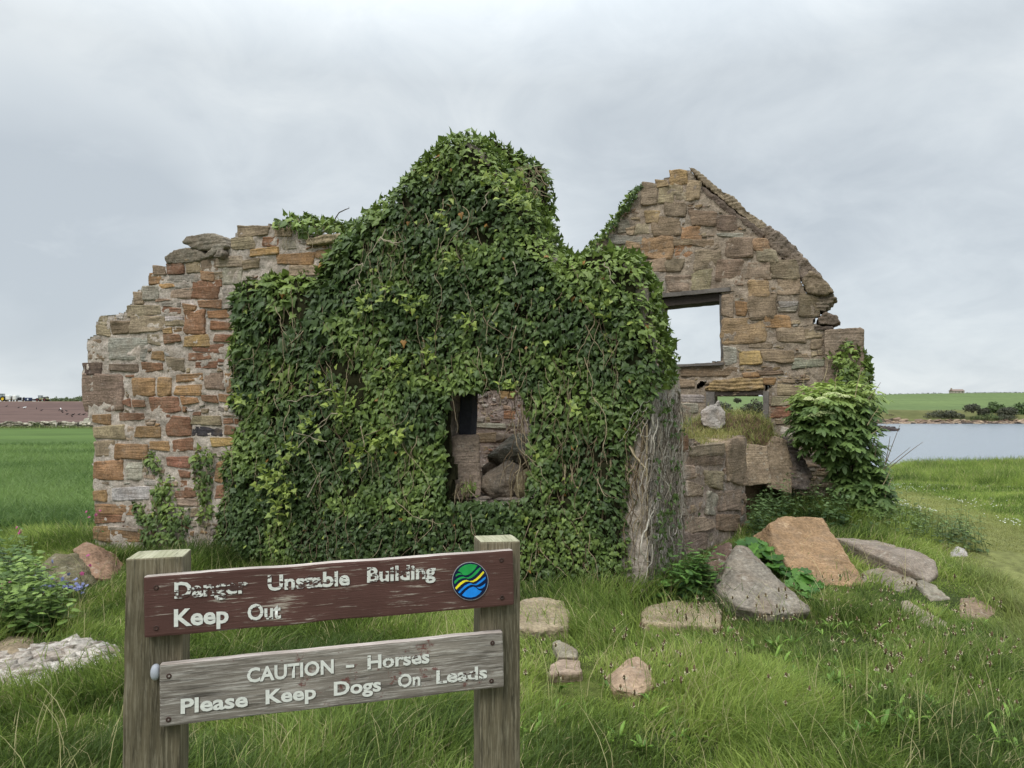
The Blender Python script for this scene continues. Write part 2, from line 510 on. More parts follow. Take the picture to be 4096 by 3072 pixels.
def masonry(soup, plane, outl_px, holes_px, rects, mcol, fillpal, seed, thick=0.55, cell=0.022, amp=0.018, pw=9, fmin=(0.05, 0.03), fmax=(0.26, 0.10), jit=0.012, skip_px=None, strata=0.004, hand_off=0.0, stone_m=0, mort_m=1, gap=0.012, prot=0.03, nfill=9000, mort=0.008, grow=0.0):
    rg = np.random.default_rng(seed)
    outl = plane.poly(outl_px); holes = [plane.poly(h) for h in holes_px]
    wall_core(soup, plane, outl, holes, thick, cell, mcol, seed, mort_m, mort=mort)
    c = 0.012
    u0, v0 = outl.min(0); u1, v1 = outl.max(0)
    nu, nv = int((u1 - u0) / c) + 1, int((v1 - v0) / c) + 1
    gu, gv = np.meshgrid(u0 + (np.arange(nu) + .5) * c, v0 + (np.arange(nv) + .5) * c, indexing='ij')
    free = pip(gu, gv, outl)
    for h in holes: free &= ~pip(gu, gv, h)
    if skip_px is not None:
        for sk in skip_px: free &= ~pip(gu, gv, plane.poly(sk))
    quads, cols, prt, dep = [], [], [], []
    for (x0, y0, x1, y1, code) in rects:
        q = plane.uv(np.array([x0, x1, x1, x0], float), np.array([y1, y1, y0, y0], float))
        q = q + (rg.random((4, 2)) - 0.5) * jit * 1.5
        q = q + grow * np.sign(q - q.mean(0))
        quads.append(q)
        cols.append(srgb(*PAL[code]) * rg.uniform(0.82, 1.2) * (1 + (rg.random(3) - 0.5) * 0.12))
        prt.append(prot * rg.uniform(0.5, 1.4)); dep.append(rg.uniform(0.16, 0.24))
        a = ((q.min(0) - (u0, v0)) / c - 0.5).astype(int); b = ((q.max(0) - (u0, v0)) / c + 0.5).astype(int)
        free[max(a[0], 0):max(b[0], 0), max(a[1], 0):max(b[1], 0)] = False
    nh = len(quads)
    g = max(1, int(round(gap / c)))
    for k in range(nfill):
        fr = k / nfill
        W = rg.uniform(fmin[0], fmin[0] + (fmax[0] - fmin[0]) * (1 - fr)); Hh = rg.uniform(fmin[1], fmin[1] + (fmax[1] - fmin[1]) * (1 - fr) ** 0.7)
        if W < Hh * 0.9: W = Hh * 1.1
        wn_, hn_ = max(3, int(W / c)), max(2, int(Hh / c))
        i, j = rg.integers(0, max(1, nu - wn_)), rg.integers(0, max(1, nv - hn_))
        # slide until it touches a neighbour below or left, so stones nest
        if not free[i:i + wn_, j:j + hn_].all(): continue
        while j > 0 and free[i:i + wn_, j - 1].all(): j -= 1
        while i > 0 and free[i - 1, j:j + hn_].all(): i -= 1
        free[max(0, i):i + wn_, max(0, j):j + hn_] = False
        ua, va = u0 + i * c + gap * 0.5, v0 + j * c + gap * 0.5
        ub, vb = u0 + (i + wn_) * c - gap * 0.5, v0 + (j + hn_) * c - gap * 0.5
        q = np.array([[ua, va], [ub, va], [ub, vb], [ua, vb]]) + (rg.random((4, 2)) - 0.5) * jit
        quads.append(q)
        cols.append(srgb(*PAL[fillpal[rg.integers(len(fillpal))]]) * rg.uniform(0.75, 1.22) * (1 + (rg.random(3) - 0.5) * 0.1))
        prt.append(prot * rg.uniform(0.1, 1.1)); dep.append(rg.uniform(0.1, 0.16))
    quads = np.array(quads); cols = np.array(cols); prt = np.array(prt); dep = np.array(dep)
    stones_mesh(soup, plane, quads[:nh], cols[:nh], prt[:nh], dep[:nh], amp, seed + 11, 11, pw, stone_m, strata)
    stones_mesh(soup, plane, quads[nh:], cols[nh:], prt[nh:], dep[nh:], amp, seed + 12, 6, pw * 0.8, stone_m, strata * 0.6)
def Z(ox, oy, s, L):
    return [(ox + a * s, oy + b * s, ox + c * s, oy + d * s, k) for (a, b, c, d, k) in L]
# ------------------------------------------------------------------ ground, fields, sea, far shore
def graded(lo, hi, mid, n, k):
    t = np.linspace(-1, 1, n)
    s = np.sinh(k * t) / math.sinh(k)
    return np.where(s < 0, mid + s * (mid - lo), mid + s * (hi - mid))
def sheet(name, xs, ys, zf, cf, mat, label=None, cat=None, kind='structure', keep=None):
    gx, gy = np.meshgrid(xs, ys, indexing='ij')
    gz = zf(gx, gy)
    idx = np.arange(gx.size).reshape(gx.shape)
    f = np.stack([idx[:-1, :-1], idx[1:, :-1], idx[1:, 1:], idx[:-1, 1:]], -1).reshape(-1, 4)
    V = np.stack([gx, gy, gz], -1).reshape(-1, 3)
    if keep is not None:
        c = V[f].mean(1)
        f = f[keep(c[:, 0], c[:, 1])]
    o = link(name, mesh(name, V, f, cf(gx, gy).reshape(-1, 3), [mat]))
    return tag(o, label, cat, None, kind)
def lerp(a, b, t):
    return np.asarray(a) + (np.asarray(b) - np.asarray(a)) * np.asarray(t)[..., None]
PATH_W = np.array([G(px, py)[:2] for px, py in ((3440, 1952), (3560, 1975), (3700, 2018), (3850, 2075), (3980, 2150), (4096, 2240), (4300, 2400), (4600, 2700))])
def pathd(x, y):
    d = np.full(np.shape(x), 9e9)
    for a, b in zip(PATH_W[:-1], PATH_W[1:]):
        e = b - a
        t = np.clip(((x - a[0]) * e[0] + (y - a[1]) * e[1]) / (e @ e), 0, 1)
        d = np.minimum(d, np.hypot(x - a[0] - t * e[0], y - a[1] - t * e[1]))
    return d
def ground_col(x, y):
    n = fb2(x * 1.2, y * 1.2, 4, 21)
    c = lerp(srgb(52, 62, 30), srgb(84, 92, 46), sm(0.3, 0.7, n))
    u = x / np.maximum(y, 1)
    c = lerp(c, lerp(srgb(88, 112, 48), srgb(122, 128, 72), n), sm(7.5, 9.5, y) * sm(0.33, 0.42, u) * 0.9)
    c = lerp(c, srgb(124, 126, 78), 0.75 * (1 - sm(0.25, 0.75, pathd(x, y) + 0.5 * (n - 0.5))))
    c = lerp(c, srgb(80, 104, 50), sm(40, 60, y) * (1 - sm(0.1, 0.2, u)))
    return c
M_ground = m_plain('turf', 0.95, 9, 0.4, 0.5, 0.1)
sheet('ground', graded(-900, 900, 1.0, 300, 7.2), graded(-30, 900, 5.5, 300, 7.2), H, ground_col, M_ground)

# barley field beside the cottage, drilled in rows
def m_field(name, sc, amt, rot):
    m, t, b = M_new(name); k = NB(t)
    v = k.coord()
    mp = k.n('ShaderNodeMapping'); mp.inputs['Rotation'].default_value = (0, 0, rot); mp.inputs['Scale'].default_value = sc
    t.links.new(v, mp.inputs[0])
    rows = k.noise(1.0, 4, 0.6, mp.outputs[0], 0.2)
    n = k.noise(0.35, 6, 0.65, v)
    c = k.mul(k.attr(), k.mr(rows, 0.3, 0.7, 1 - amt, 1 + amt))
    c = k.mul(c, k.mr(n, 0.3, 0.7, 0.82, 1.18))
    t.links.new(c, b.inputs['Base Color'])
    b.inputs['Roughness'].default_value = 0.95; b.inputs['Specular IOR Level'].default_value = 0.1
    t.links.new(k.bump(rows, 0.5, 0.05), b.inputs['Normal'])
    return m
FX0, FX1 = -75.0, 10.0
def field_keep(x, y):
    w = (x < LFT[0] - 0.7 - (y - 8.2) * 0.02) | (y > 16)
    return w & (x / y < 0.1)
sheet('barley_field', graded(FX0, FX1, -9, 120, 3), graded(9.2, 58.6, 12, 120, 2.5), lambda x, y: H(x, y) + 0.05 + 0.05 * sm(9.2, 10.5, y),
      lambda x, y: lerp(srgb(72, 92, 46), srgb(88, 110, 56), np.clip(fb2(x * 0.05, y * 0.25, 4, 4) * 2 - 0.5, 0, 1)), m_field('barley', (0.12, 3.2, 1), 0.22, 0.12), keep=field_keep)
sheet('ploughed_field', np.linspace(-330, 40, 120), np.linspace(63.5, 272, 110), lambda x, y: H(x, y) + 0.08 + 0.05 * np.sin(y * 1.2 + x * 0.1),
      lambda x, y: lerp(lerp(srgb(88, 70, 66), srgb(104, 84, 76), fb2(x * 0.03, y * 0.05, 3, 8)), srgb(128, 118, 86), sm(215, 262, y)), m_field('ploughed_soil', (0.03, 0.35, 1), 0.2, 0.42),
      keep=lambda x, y: x / y < 0.1)

# sea
m, t, b = M_new('sea_water'); k = NB(t)
b.inputs['Base Color'].default_value = (0.20, 0.23, 0.265, 1)
b.inputs['Roughness'].default_value = 0.22; b.inputs['IOR'].default_value = 1.33
v = k.coord((0.9, 1.6, 1)); w1 = k.noise(0.35, 6, 0.65, v, 0.5); w2 = k.noise(1.7, 4, 0.6, v, 0.2)
t.links.new(k.bump(k.math('ADD', w1, k.math('MULTIPLY', w2, 0.35)), 0.2, 0.7), b.inputs['Normal'])
SEA = -3.2
V = np.array([[-60, 18, SEA], [1600, 18, SEA], [1600, 700, SEA], [-60, 700, SEA]])
tag(link('water', mesh('water', V, np.array([[0, 1, 2, 3]]), np.full((4, 3), 0.1), [m], smooth=False)), kind='structure')

# farmland across the bay
def far_h(x, y):
    u = x / y
    top = 10.6 + 2.2 * sm(0.3, 0.72, u) + 1.0 * (fb2(x * 0.006, y * 0.004, 2, 2) - 0.5)
    sh = 251 + 6 * (fb2(x * 0.03, x * 0, 3, 6) - 0.5)
    z = -5.5 + 7.0 * sm(-2, 24, y - sh) + (top - 1.5) * sm(262, 470, y) ** 0.9
    return z + 0.5 * (fb2(x * 0.07, y * 0.07, 3, 1) - 0.5) * (1 - sm(300, 330, y)) - 25 * sm(480, 700, y)
def far_c(x, y):
    n = fb2(x * 0.05, y * 0.05, 4, 12)
    c = lerp(srgb(74, 84, 50), srgb(112, 108, 70), n)
    g = lerp(srgb(88, 104, 64), srgb(104, 120, 74), fb2(x * 0.012, y * 0.03, 3, 14))
    c = lerp(c, g, sm(272, 282, y + 14 * (n - 0.5)))
    return lerp(c, srgb(150, 132, 108), 1 - sm(252, 263, y + 4 * (n - 0.5)))
sheet('far_hill', np.linspace(5, 560, 220), np.concatenate([np.linspace(240, 300, 60), np.linspace(304, 700, 50)]), far_h, far_c, m_field('far_pasture', (0.03, 0.2, 1), 0.14, -0.2))

rg = np.random.default_rng(3)
def boxes(soup, C, S, ang, cols, n=2, pw=5, amp=0.25, seed=0, tilt=0.3, m=0):
    """many little rounded rocks: centres (k,3), half sizes (k,3)"""
    T, F = CT[n]; B = rounded(T, pw); k_ = len(C)
    rg = np.random.default_rng(seed)
    X = B[None] * S[:, None, :] * (1 + amp * (fbm(B[None] * 1.3 + rg.random((k_, 1, 3)) * 40, 2, seed) - 0.5)[..., None] * 2)
    tl = (rg.random((k_, 2)) - 0.5) * 2 * tilt
    X[..., 2] += X[..., 0] * tl[:, :1] + X[..., 1] * tl[:, 1:]
    ca, sa = np.cos(ang)[:, None], np.sin(ang)[:, None]
    X = np.stack([X[..., 0] * ca - X[..., 1] * sa, X[..., 0] * sa + X[..., 1] * ca, X[..., 2]], -1) + C[:, None, :]
    soup.add(X.reshape(-1, 3), (F[None] + (np.arange(k_) * len(T))[:, None, None]).reshape(-1, 4), np.repeat(cols[:, None], len(T), 1).reshape(-1, 3), m)
s = Soup(); k_ = 1500
uu = rg.uniform(0.2, 0.78, k_); yy = 251 + rg.random(k_) ** 1.4 * 11
xx = uu * yy
C = np.stack([xx, yy, far_h(xx, yy) + rg.random(k_) * 0.3], -1)
C[:, 2] = np.maximum(C[:, 2], SEA)
S = np.stack([rg.uniform(0.5, 2.6, k_), rg.uniform(0.4, 1.2, k_), rg.uniform(0.12, 0.45, k_)], -1)
cc = np.where(rg.random((k_, 1)) < 0.3, srgb(86, 74, 66), np.where(rg.random((k_, 1)) < 0.5, srgb(160, 140, 118), srgb(132, 112, 96))) * rg.uniform(0.7, 1.15, (k_, 1))
boxes(s, C, S, rg.uniform(-0.3, 0.3, k_), cc, 2, 4, 0.3, 2)
M_far = m_plain('far_rock', 0.95, 2, 0.3)
tag(s.build('shore_rocks', [M_far]), kind='stuff')
s = Soup(); k_ = 46
yy = rg.uniform(163, 172, k_); xx = (3470 + rg.random(k_) * 110 - 2048) / FPX * yy
hh = np.interp(xx / yy * FPX + 2048, [3440, 3490, 3530, 3555, 3592], [1.0, 1.3, 0.7, 0.75, 0.1])
boxes(s, np.stack([xx, yy, SEA + hh * 0.3], -1), np.stack([rg.uniform(0.6, 1.3, k_), rg.uniform(0.5, 1, k_), hh * rg.uniform(0.4, 0.8, k_) + 0.08], -1), rg.uniform(-.4, .4, k_), np.tile(srgb(62, 54, 52), (k_, 1)) * rg.uniform(0.7, 1.2, (k_, 1)), 4, 4, 0.3, 4)
tag(s.build('reef', [M_far]), 'dark low reef of rock standing out of the calm sea', 'reef')
# ------------------------------------------------------------------ the ruined cottage
cott = empty('ruined_cottage', (*((np.array(LFT) + np.array(COR)) / 2), 0), 'roofless ruined stone cottage with two broken gables, half buried in ivy', 'ruin')
F_OUT = [(384, 2230), (378, 1990), (376, 1860), (384, 1775), (352, 1650), (340, 1510), (334, 1475), (352, 1450), (354, 1358), (392, 1340), (388, 1290), (412, 1262), (500, 1252), (540, 1190),
         (548, 1165), (592, 1135), (594, 1102), (672, 1055), (720, 1048), (890, 1024), (925, 985), (955, 905), (1080, 897), (1170, 905), (1205, 950), (1320, 940), (1420, 960), (1520, 890), (1620, 790), (1710, 660), (1790, 590),
         (1870, 570), (1930, 600), (2030, 740), (2120, 850), (2180, 980), (2300, 1060), (2400, 1030), (2520, 1060), (2585, 1150), (2592, 2480), (1600, 2400)]
F_HOLE = [(1800, 1560), (1850, 1548), (1950, 1556), (2060, 1540), (2092, 1570), (2115, 1700), (2125, 1850), (2130, 2000), (1960, 2002), (1790, 1992), (1786, 1800)]
Z1 = [(100, 1010, 255, 1190, 'p'), (260, 995, 590, 1195, 'g'), (65, 1203, 220, 1295, 'd'), (70, 1300, 390, 1600, 'p'), (300, 870, 448, 978, 't'), (195, 840, 265, 925, 'b'), (175, 915, 298, 1000, 'p'), (420, 745, 695, 830, 'p'),
      (450, 832, 722, 965, 'p'), (590, 968, 690, 1060, 'b'), (475, 650, 550, 755, 'b'), (545, 592, 690, 700, 'g'), (588, 500, 725, 580, 'o'), (628, 425, 738, 495, 't'), (740, 400, 890, 490, 'r'), (893, 385, 1020, 490, 'b'),
      (1022, 375, 1150, 465, 'p'), (1152, 360, 1350, 430, 'b'), (690, 570, 800, 612, 'y'), (735, 500, 1005, 566, 'g'), (1010, 482, 1115, 545, 'o'), (1120, 465, 1185, 540, 'b'), (805, 572, 940, 612, 'g'), (770, 617, 940, 690, 'p'),
      (945, 550, 1072, 598, 'r'), (1077, 545, 1180, 598, 'r'), (948, 602, 1165, 685, 'r'), (640, 692, 785, 722, 't'), (690, 724, 850, 755, 'g'), (855, 700, 960, 745, 'w'), (990, 695, 1180, 775, 'o'), (875, 735, 988, 780, 'o'),
      (692, 762, 860, 820, 'r'), (1058, 778, 1240, 855, 'o'), (885, 785, 1048, 972, 'r'), (730, 832, 880, 862, 'w'), (730, 866, 880, 905, 'b'), (712, 932, 788, 975, 'y'), (792, 922, 870, 962, 'o'), (1100, 877, 1262, 955, 'r'),
      (722, 978, 850, 1052, 'r'), (880, 988, 1090, 1068, 'y'), (1122, 975, 1290, 1050, 'r'), (945, 1068, 1200, 1122, 'r'), (918, 1140, 1112, 1190, 'r'), (628, 1118, 735, 1188, 'o'), (725, 1168, 900, 1275, 'b'),
      (970, 1202, 1145, 1252, 'r'), (272, 1220, 510, 1275, 't'), (540, 1212, 700, 1278, 'r'), (820, 1292, 1030, 1358, 'o'), (1052, 1278, 1200, 1418, 'p'), (468, 1330, 665, 1478, 'o'), (677, 1318, 797, 1474, 'o'),
      (810, 1398, 1018, 1464, 'o'), (1208, 1292, 1268, 1440, 'o'), (610, 1482, 848, 1612, 'r'), (855, 1478, 990, 1543, 'o'), (1017, 1472, 1150, 1530, 'r'), (1172, 1452, 1270, 1525, 'o'), (387, 1502, 450, 1555, 'r'),
      (462, 1497, 565, 1560, 'r'), (1310, 97, 1570, 190, 'b'), (1272, 198, 1450, 310, 'b'), (1405, 292, 1630, 350, 'y'), (1515, 202, 1650, 272, 'r'), (1602, 122, 1755, 205, 'b'), (1657, 207, 1780, 290, 'g'),
      (1360, 377, 1480, 450, 't'), (1630, 332, 1925, 430, 'o'), (1722, 436, 1960, 500, 'b'), (1928, 295, 2050, 375, 'o'), (1192, 436, 1340, 590, 'g'), (1165, 605, 1312, 775, 'g'), (1965, 390, 2040, 440, 'w')]
Z2 = [(350, 312, 565, 363, 'r'), (150, 307, 285, 395, 'o'), (157, 407, 410, 518, 'b'), (490, 422, 690, 515, 'o'), (742, 332, 938, 495, 'r'), (945, 322, 1180, 412, 'b'), (950, 416, 1180, 485, 'k'), (1187, 337, 1278, 390, 'r'),
      (1205, 402, 1300, 465, 'r'), (420, 417, 468, 522, 'p'), (155, 532, 325, 660, 'p'), (332, 562, 595, 668, 'o'), (600, 537, 775, 610, 'y'), (780, 512, 960, 618, 'r'), (1100, 507, 1285, 575, 'y'), (155, 690, 392, 845, 'o'),
      (400, 692, 550, 848, 'w'), (737, 655, 920, 750, 'r'), (845, 767, 940, 828, 'r'), (810, 932, 888, 988, 'r'), (892, 912, 985, 985, 'r'), (300, 892, 610, 1008, 'w'), (155, 932, 273, 1010, 'o'), (155, 1035, 490, 1122, 'o'),
      (160, 1126, 390, 1200, 'r'), (155, 1212, 280, 1338, 'o'), (287, 1220, 510, 1250, 'g'), (287, 1256, 600, 1338, 'o'), (820, 1002, 1000, 1060, 'p'), (930, 1065, 1010, 1140, 'p'), (1130, 882, 1212, 1000, 'r'), (1140, 700, 1200, 860, 'o')]
IVY_MASK = [(1000, 1250), (1320, 1130), (1420, 960), (1900, 600), (2600, 1100), (2540, 2400), (1000, 2300)]
s = Soup()
masonry(s, FRONT, F_OUT, [F_HOLE], Z(300, 850, 0.4973, Z1) + Z(300, 1500, 0.4973, Z2), srgb(182, 170, 158), 'ggpbbrotw', 5, skip_px=[IVY_MASK], prot=0.018, amp=0.028, jit=0.03, pw=18, strata=0.002, mort=0.004)
s.build('front_wall', [MS_front, MS_mortar], cott)

G_OUT = [(2150, 2100), (2150, 1100), (2300, 1085), (2372, 985), (2430, 930), (2500, 850), (2545, 790), (2560, 755), (2640, 722), (2690, 700), (2755, 680), (2800, 745), (2830, 790), (2960, 880), (3080, 985), (3190, 1100), (3220, 1170), (3260, 1230), (3250, 1290), (3290, 1310),
         (3300, 1330), (3440, 1325), (3448, 1560), (3462, 1960), (3470, 2150)]
G_HOLE1 = [(2640, 1192), (2872, 1165), (2886, 1170), (2888, 1448), (2640, 1466)]
G_HOLE2 = [(2848, 1584), (3048, 1580), (3066, 1584), (3064, 1760), (2846, 1760)]
G_HOLE3 = [(2790, 1535), (2808, 1524), (2822, 1534), (2812, 1552), (2785, 1556)]
G_HOLE4 = [(3058, 1534), (3080, 1538), (3086, 1552), (3062, 1564)]
Z4 = [(697, 150, 828, 248, 'y'), (605, 217, 690, 265, 'h'), (490, 245, 603, 415, 'p'), (625, 260, 733, 395, 'b'), (737, 258, 800, 310, 'b'), (750, 315, 818, 380, 'b'), (822, 222, 925, 370, 'b'), (667, 395, 810, 485, 't'), (520, 447, 625, 540, 'h'),
      (582, 492, 775, 622, 't'), (782, 562, 918, 665, 'o'), (857, 457, 1050, 560, 't'), (1055, 482, 1180, 600, 't'), (445, 542, 565, 625, 'b'), (390, 572, 440, 630, 'b'), (312, 522, 405, 602, 'g'), (240, 632, 500, 678, 'g'),
      (385, 682, 490, 710, 'h'), (410, 713, 470, 770, 'b'), (482, 632, 713, 793, 'h'), (737, 702, 890, 793, 'o'), (717, 657, 850, 700, 't'), (855, 660, 1010, 712, 't'), (892, 742, 1065, 878, 'b'), (1050, 612, 1250, 645, 'g'),
      (1107, 650, 1308, 793, 't'), (1317, 662, 1430, 738, 'h'), (1327, 747, 1490, 813, 'b'), (552, 812, 663, 898, 'b'), (668, 805, 800, 886, 't'), (1040, 818, 1225, 995, 't'), (1267, 832, 1438, 953, 'b'), (1452, 812, 1640, 955, 't'),
      (682, 922, 845, 1052, 'b'), (852, 892, 1000, 1032, 'b'), (587, 907, 675, 1052, 'g'), (1272, 977, 1428, 1088, 'h'), (1502, 962, 1663, 1063, 'b'), (1077, 1065, 1175, 1225, 'b'), (1187, 1132, 1268, 1215, 'o'),
      (1282, 1068, 1485, 1248, 't'), (1642, 1062, 1810, 1218, 't'), (1500, 1112, 1630, 1150, 'g'), (1500, 1155, 1630, 1190, 'g'), (1082, 1247, 1395, 1428, 'h'), (1402, 1215, 1585, 1308, 'y'), (1487, 1322, 1688, 1420, 'b'),
      (1692, 1332, 1822, 1380, 'b'), (1735, 1387, 1822, 1453, 'b'), (1202, 1492, 1368, 1578, 'y'), (1392, 1482, 1600, 1568, 'b'), (1097, 1452, 1190, 1578, 'w'), (1272, 1437, 1460, 1465, 'b'), (1602, 1542, 1880, 1600, 'g')]
Z5 = [(600, 132, 1015, 196, 't'), (1052, 167, 1168, 203, 'o'), (1192, 205, 1290, 245, 'o'), (1172, 152, 1350, 188, 't'), (560, 342, 775, 380, 'g'), (1265, 417, 1400, 500, 'r'), (565, 387, 720, 460, 'g'),
      (1302, 262, 1500, 340, 'b'), (1282, 347, 1400, 400, 'b'), (1302, 512, 1400, 550, 'b'), (1322, 577, 1470, 640, 'w'), (580, 222, 700, 260, 'b')]
s = Soup()
masonry(s, GAB, G_OUT, [G_HOLE1, G_HOLE2, G_HOLE3, G_HOLE4], Z(2300, 600, 0.5425, Z4) + Z(2400, 1400, 0.5425, Z5), srgb(150, 136, 120), 'gbbhttt', 17, thick=0.5, pw=12, amp=0.034, jit=0.04, grow=0.012,
        fmin=(0.045, 0.022), fmax=(0.24, 0.08), prot=0.022, strata=0.003, gap=0.006, mort=0.002)
gable = s.build('gable_wall', [MS_gable, MS_mortar], cott)

S_OUT = [(2600, 2480), (2600, 1480), (2640, 1470), (2712, 1475), (2722, 1560), (2714, 1700), (2735, 1760), (2775, 1752), (2810, 1785), (2860, 1775), (2905, 1812), (2925, 1765), (2972, 1742), (2984, 1756), (2984, 2200)]
Z6 = [(545, 592, 635, 735, 'r'), (645, 700, 915, 770, 't'), (645, 775, 915, 848, 't'), (932, 652, 1065, 1000, 'p'), (762, 872, 900, 1030, 'p'), (780, 1062, 855, 1200, 'g'), (862, 1045, 1040, 1180, 'p'), (622, 982, 755, 1100, 'p'), (852, 1192, 1020, 1330, 't'),
      (622, 1222, 838, 1338, 'p'), (602, 1342, 800, 1500, 'p'), (562, 832, 690, 958, 'p')]
s = Soup()
masonry(s, SIDE, S_OUT, [], Z(2400, 1400, 0.5425, Z6), srgb(148, 132, 120), 'ppgpgtr', 29, thick=0.5, pw=16, amp=0.036, jit=0.045, fmin=(0.06, 0.04), fmax=(0.3, 0.16), prot=0.024, mort=0.002)
# old limewash still clinging near the corner
for i, V in enumerate(s.V):
    q = V - SIDE.o; uu = q @ SIDE.d; n_ = fbm(V * 5, 4, 12)
    s.C[i] = lerp(s.C[i], srgb(188, 182, 174), 0.85 * sm(0.95, 0.45, uu + 0.9 * (n_ - 0.5)))
s.build('side_wall', [MS_front, MS_mortar], cott)

# inner wall seen through the window opening
BK = [(1500, 2100), (1500, 1330), (1700, 1300), (2000, 1290), (2250, 1310), (2300, 2100)]
s = Soup()
masonry(s, BACK, BK, [], [(1995, 1560, 2060, 1600, 'y'), (1880, 1690, 2020, 1712, 'g'), (1900, 1735, 1985, 1765, 't'), (2010, 1640, 2060, 1680, 'r')], srgb(150, 136, 128), 'prggtwb', 41, fmin=(0.04, 0.02), fmax=(0.22, 0.1), prot=0.02, gap=0.02, nfill=6000, thick=0.4, amp=0.03, jit=0.03, pw=12, mort=0.0)
s.build('back_wall', [MS_front, MS_mortar], cott)
# rubble heaped inside, level with the sill
def tri_w(u, v): return 0
s = Soup()
gu, gv = np.meshgrid(np.linspace(2.6, 5.0, 60), np.linspace(-0.5, -2.7, 60), indexing='ij')
X = FRONT.pt(gu, np.zeros_like(gu), gv)
X[..., 2] = 0.60 + 0.16 * sm(0.5, 2.2, -gv) + 0.14 * (fb2(gu * 3, gv * 3, 4, 5) - 0.5)
idx = np.arange(gu.size).reshape(gu.shape)
f = np.stack([idx[:-1, :-1], idx[1:, :-1], idx[1:, 1:], idx[:-1, 1:]], -1).reshape(-1, 4)
s.add(X.reshape(-1, 3), f[:, ::-1], srgb(110, 98, 84))
k_ = 220; rr = np.random.default_rng(8)
c = FRONT.pt(rr.uniform(2.7, 4.9, k_), np.full(k_, 0.66), rr.uniform(-2.6, -0.5, k_))
c[:, 2] = 0.64 + 0.1 * rr.random(k_)
boxes(s, c, rr.uniform(0.02, 0.08, (k_, 3)), rr.uniform(0, 3, k_), srgb(120, 106, 94) * rr.uniform(0.6, 1.2, (k_, 1)), 4, 4, 0.3, 3)
s.build('rubble_floor', [MS_mortar], cott)

# ---- timber pieces: a bar given by two ends and a rectangular section, lightly bowed and chipped
m, t, b = M_new('weathered_timber'); k = NB(t)
g1 = k.noise(3, 6, 0.65, k.coord((1.5, 1.5, 1.5))); g2 = k.noise(30, 6, 0.7, k.coord((1, 1, 1)))
c = k.mul(k.attr(), k.mr(g1, 0.3, 0.7, 0.7, 1.25)); c = k.mul(c, k.mr(g2, 0.3, 0.7, 0.7, 1.25))
t.links.new(c, b.inputs['Base Color']); b.inputs['Roughness'].default_value = 0.9
t.links.new(k.bump(g2, 0.5, 0.01), b.inputs['Normal'])
M_timber = m
def bar(name, plane, a, bb, w, d0, d1, col, parent, amp=0.008, n=24):
    """strip on the wall plane between two pixels a, b; w = width in pixels below the line; depth d0..d1"""
    a0, b0 = plane.uv(*map(np.array, a)), plane.uv(*map(np.array, bb))
    a1, b1 = plane.uv(np.array(a[0] + w[0]), np.array(a[1] + w[1])), plane.uv(np.array(bb[0] + w[0]), np.array(bb[1] + w[1]))
    T = np.linspace(0, 1, n)
    V = []
    for (p, q, d) in ((a0, b0, d1), (a1, b1, d1), (a1, b1, d0), (a0, b0, d0)):
        uv = p[None] + (q - p)[None] * T[:, None]
        V.append(plane.pt(uv[:, 0], uv[:, 1], d))
    V = np.stack(V, 1)
    V += amp * 2 * (np.stack([fbm(V * 9 + o, 3, 5) for o in (0, 20, 40)], -1) - 0.5)
    F = [[i * 4 + j, i * 4 + (j + 1) % 4, (i + 1) * 4 + (j + 1) % 4, (i + 1) * 4 + j] for i in range(n - 1) for j in range(4)]
    F += [[3, 2, 1, 0], [(n - 1) * 4 + j for j in range(4)]]
    me = mesh(name, V.reshape(-1, 3), np.array(F), np.tile(col, (n * 4, 1)), [M_timber], smooth=False)
    bm = bmesh.new(); bm.from_mesh(me); bmesh.ops.recalc_face_normals(bm, faces=bm.faces); bm.to_mesh(me); bm.free()
    return link(name, me, parent)
GREYW = srgb(104, 98, 92); DARKW = srgb(62, 54, 48)
uw = bpy.data.objects.new('upper_window', None); COL.objects.link(uw); uw.parent = cott; uw.location = Vector(tuple(float(q) for q in GAB.pt(*GAB.uv(np.array(2765), np.array(1455))))) - cott.location
def wpart(*a, par=None):
    o = bar(*a, None)
    o.parent = par; o.location = -(par.location + cott.location)
    return o
wpart('lintel', GAB, (2622, 1178), (2922, 1150), (0, 16), -0.02, 0.05, GREYW, par=uw)
wpart('head', GAB, (2640, 1196), (2880, 1172), (0, 30), -0.42, -0.03, DARKW, par=uw)
wpart('jamb', GAB, (2876, 1178), (2884, 1455), (11, 0), -0.14, 0.0, GREYW * 0.75, par=uw)
wpart('jamb', GAB, (2640, 1196), (2640, 1466), (9, 0), -0.14, 0.0, GREYW * 0.75, par=uw)
wpart('sill', GAB, (2630, 1462), (2896, 1450), (0, 10), -0.3, 0.06, GREYW, par=uw)
lw = bpy.data.objects.new('lower_window', None); COL.objects.link(lw); lw.parent = cott; lw.location = Vector(tuple(float(q) for q in GAB.pt(*GAB.uv(np.array(2950), np.array(1700))))) - cott.location
wpart('jamb', GAB, (2826, 1568), (2824, 1770), (34, 0), -0.1, 0.045, GREYW * 1.15, par=lw)
wpart('jamb', GAB, (3053, 1566), (3052, 1770), (22, 0), -0.1, 0.045, GREYW * 1.15, par=lw)
wpart('head', GAB, (2856, 1568), (3052, 1566), (0, 13), -0.1, 0.02, DARKW * 1.3, par=lw)
bar('recess_back', GAB, (2772, 1512), (2836, 1512), (0, 54), -0.48, -0.28, srgb(60, 52, 46), cott)  # closes the small hole; dark colour stands for the shade inside
bar('recess_back', GAB, (3066, 1522), (3100, 1522), (0, 54), -0.48, -0.28, srgb(60, 52, 46), cott)  # likewise, recess shade put into the colour
